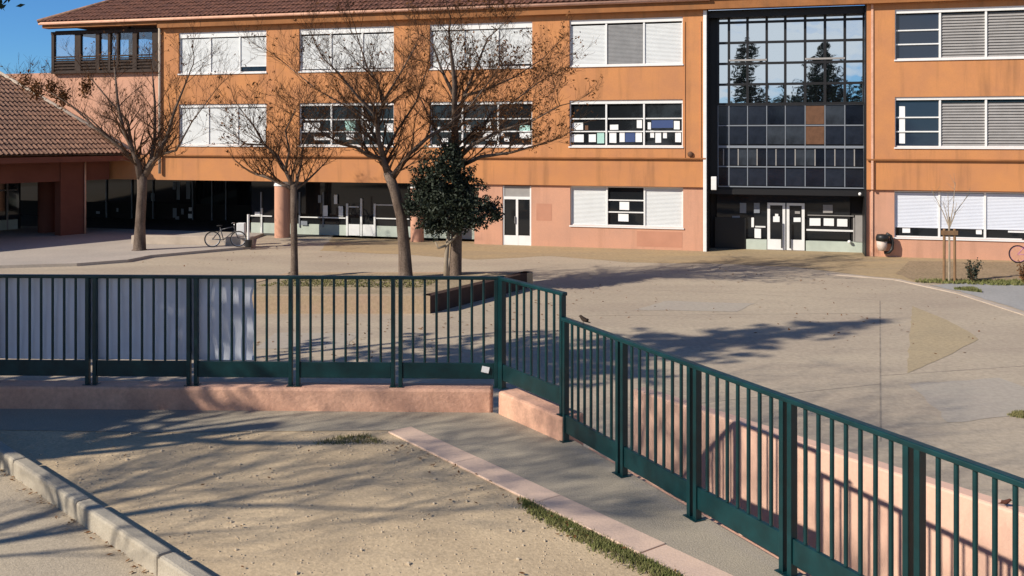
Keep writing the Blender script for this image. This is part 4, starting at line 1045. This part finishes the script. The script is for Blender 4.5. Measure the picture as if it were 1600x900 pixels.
# bare tree whose trunk and branch shadows lie on the forecourt
def free_tree(label, base, H, seed, lean=(0,0), r0=.13, spread=1.0, fork=.42, nb=6, kids=(5,5,4,3)):
    r = random.Random(seed); t = thing('plane_tree', label, 'tree', base); mt = MB(); mc = MB()
    top = Vector((lean[0], lean[1], H*fork)); mt.tube([(0,0,-.05), top*.5, top], [r0*1.2, r0, r0*.8], 8)
    def br(p, d, L, rad, lev):
        pts = [p]; rads = [rad]; q = p; dd = d.normalized()
        for i in range(4):
            dd = (dd + Vector((r.gauss(0,.17), r.gauss(0,.17), r.gauss(0,.12)+.06))).normalized(); q = q + dd*L/4; pts.append(q); rads.append(max(.004, rad*(1-(i+1)*.19)))
        (mt if lev < 2 else mc).tube(pts, rads, 6 if lev < 2 else 3, False)
        if lev < 4:
            for _ in range(kids[lev]):
                i = r.randint(1,4); a = r.uniform(0,6.28); br(pts[i], dd*.8 + Vector((math.cos(a), math.sin(a), r.uniform(-.1,.5)))*.8*spread, L*r.uniform(.5,.7), rads[i]*.62, lev+1)
    for k in range(nb):
        a = 6.28*k/nb + r.uniform(-.3,.3); br(top*(.62+.076*k), Vector((math.cos(a)*.7*spread, math.sin(a)*.7*spread, 1)), H*.33, r0*.55, 0)
    mt.build('trunk', M['bark'], t); mc.build('crown', M['twig'], t); return t
p = at_sun(-5.2, 9.72); free_tree('bare tree beyond the left edge whose branch shadows fall on the sandy ground', (p.x, p.y, 1.88), 5.4, 5, lean=(.22,-.42), r0=.14, spread=1.1, fork=.84, nb=4, kids=(3,3,3,2))
p = at_sun(-7.2, 10.9); free_tree('tallest bare tree beyond the left edge shading the far right of the yard', (p.x, p.y, 1.88), 13.5, 15, lean=(.1,.1), r0=.15, spread=1.1)
p = at_sun(-7.0, 7.75); free_tree('bare tree nearest the street beyond the left edge shading the path', (p.x, p.y, 1.88), 6.6, 9, lean=(.10,-.2), r0=.06, fork=.76, spread=1.0)
# lamp post: its thin shadow crosses the yard behind the railing
tip = G(782, 519); Hl = 8.5; b2 = tip - Vector((SX, SY, 0))*(Hl/math.tan(SUN_EL))
t = thing('lamp_post', 'tall lamp post beyond the left edge of the yard', 'lamp post', (b2.x, b2.y, 0))
q = MB(); q.tube([(0,0,0),(0,0,Hl*.5),(0,0,Hl)], [.10,.08,.06], 10); q.build('pole', M['green'], t, smooth=True)
q = MB(); q.tube([(0,0,Hl-.1),(.2,0,Hl+.05),(.6,0,Hl+.1)], .04, 6); q.blob((.75,0,Hl+.08), (.28,.12,.07), 10, 4); q.build('lamp_head', M['greyshutter'], t, smooth=True)
# pine whose branch tips hang into the top left corner
pp = Vector((-11.2, 15.5, 0)); t = thing('pine_tree', 'pine beyond the left edge with needles hanging into the top left corner', 'tree', pp)
r = random.Random(31); m = MB(); ml = MB(); m.tube([(0,0,0),(.1,0,4),(.2,0,8.5)], [.2,.16,.05], 8)
for (x, y, z) in ((2.95,.3,7.05),(3.1,-.2,6.95),(2.3,.8,7.3),(-1.5,1,7.2),(-1.2,-1.2,7.5),(.6,1.6,7.8),(-.8,.3,8.6),(1.6,-1.2,7.7)):
    e = Vector((x,y,z)); st = Vector((.15,0,7.0)); m.tube([st, st.lerp(e,.5)+Vector((0,0,.25)), e], [.06,.04,.01], 5)
    for _ in range(120):
        s_ = r.uniform(.45,1.0); q = st.lerp(e, s_) + Vector((r.gauss(0,.12), r.gauss(0,.15), -abs(r.gauss(0,.10))+.25*(1-s_))); ml.leaf(q, r.uniform(.05,.13), r)
m.build('trunk', M['bark'], t); ml.build('crown', M['conifer'], t)
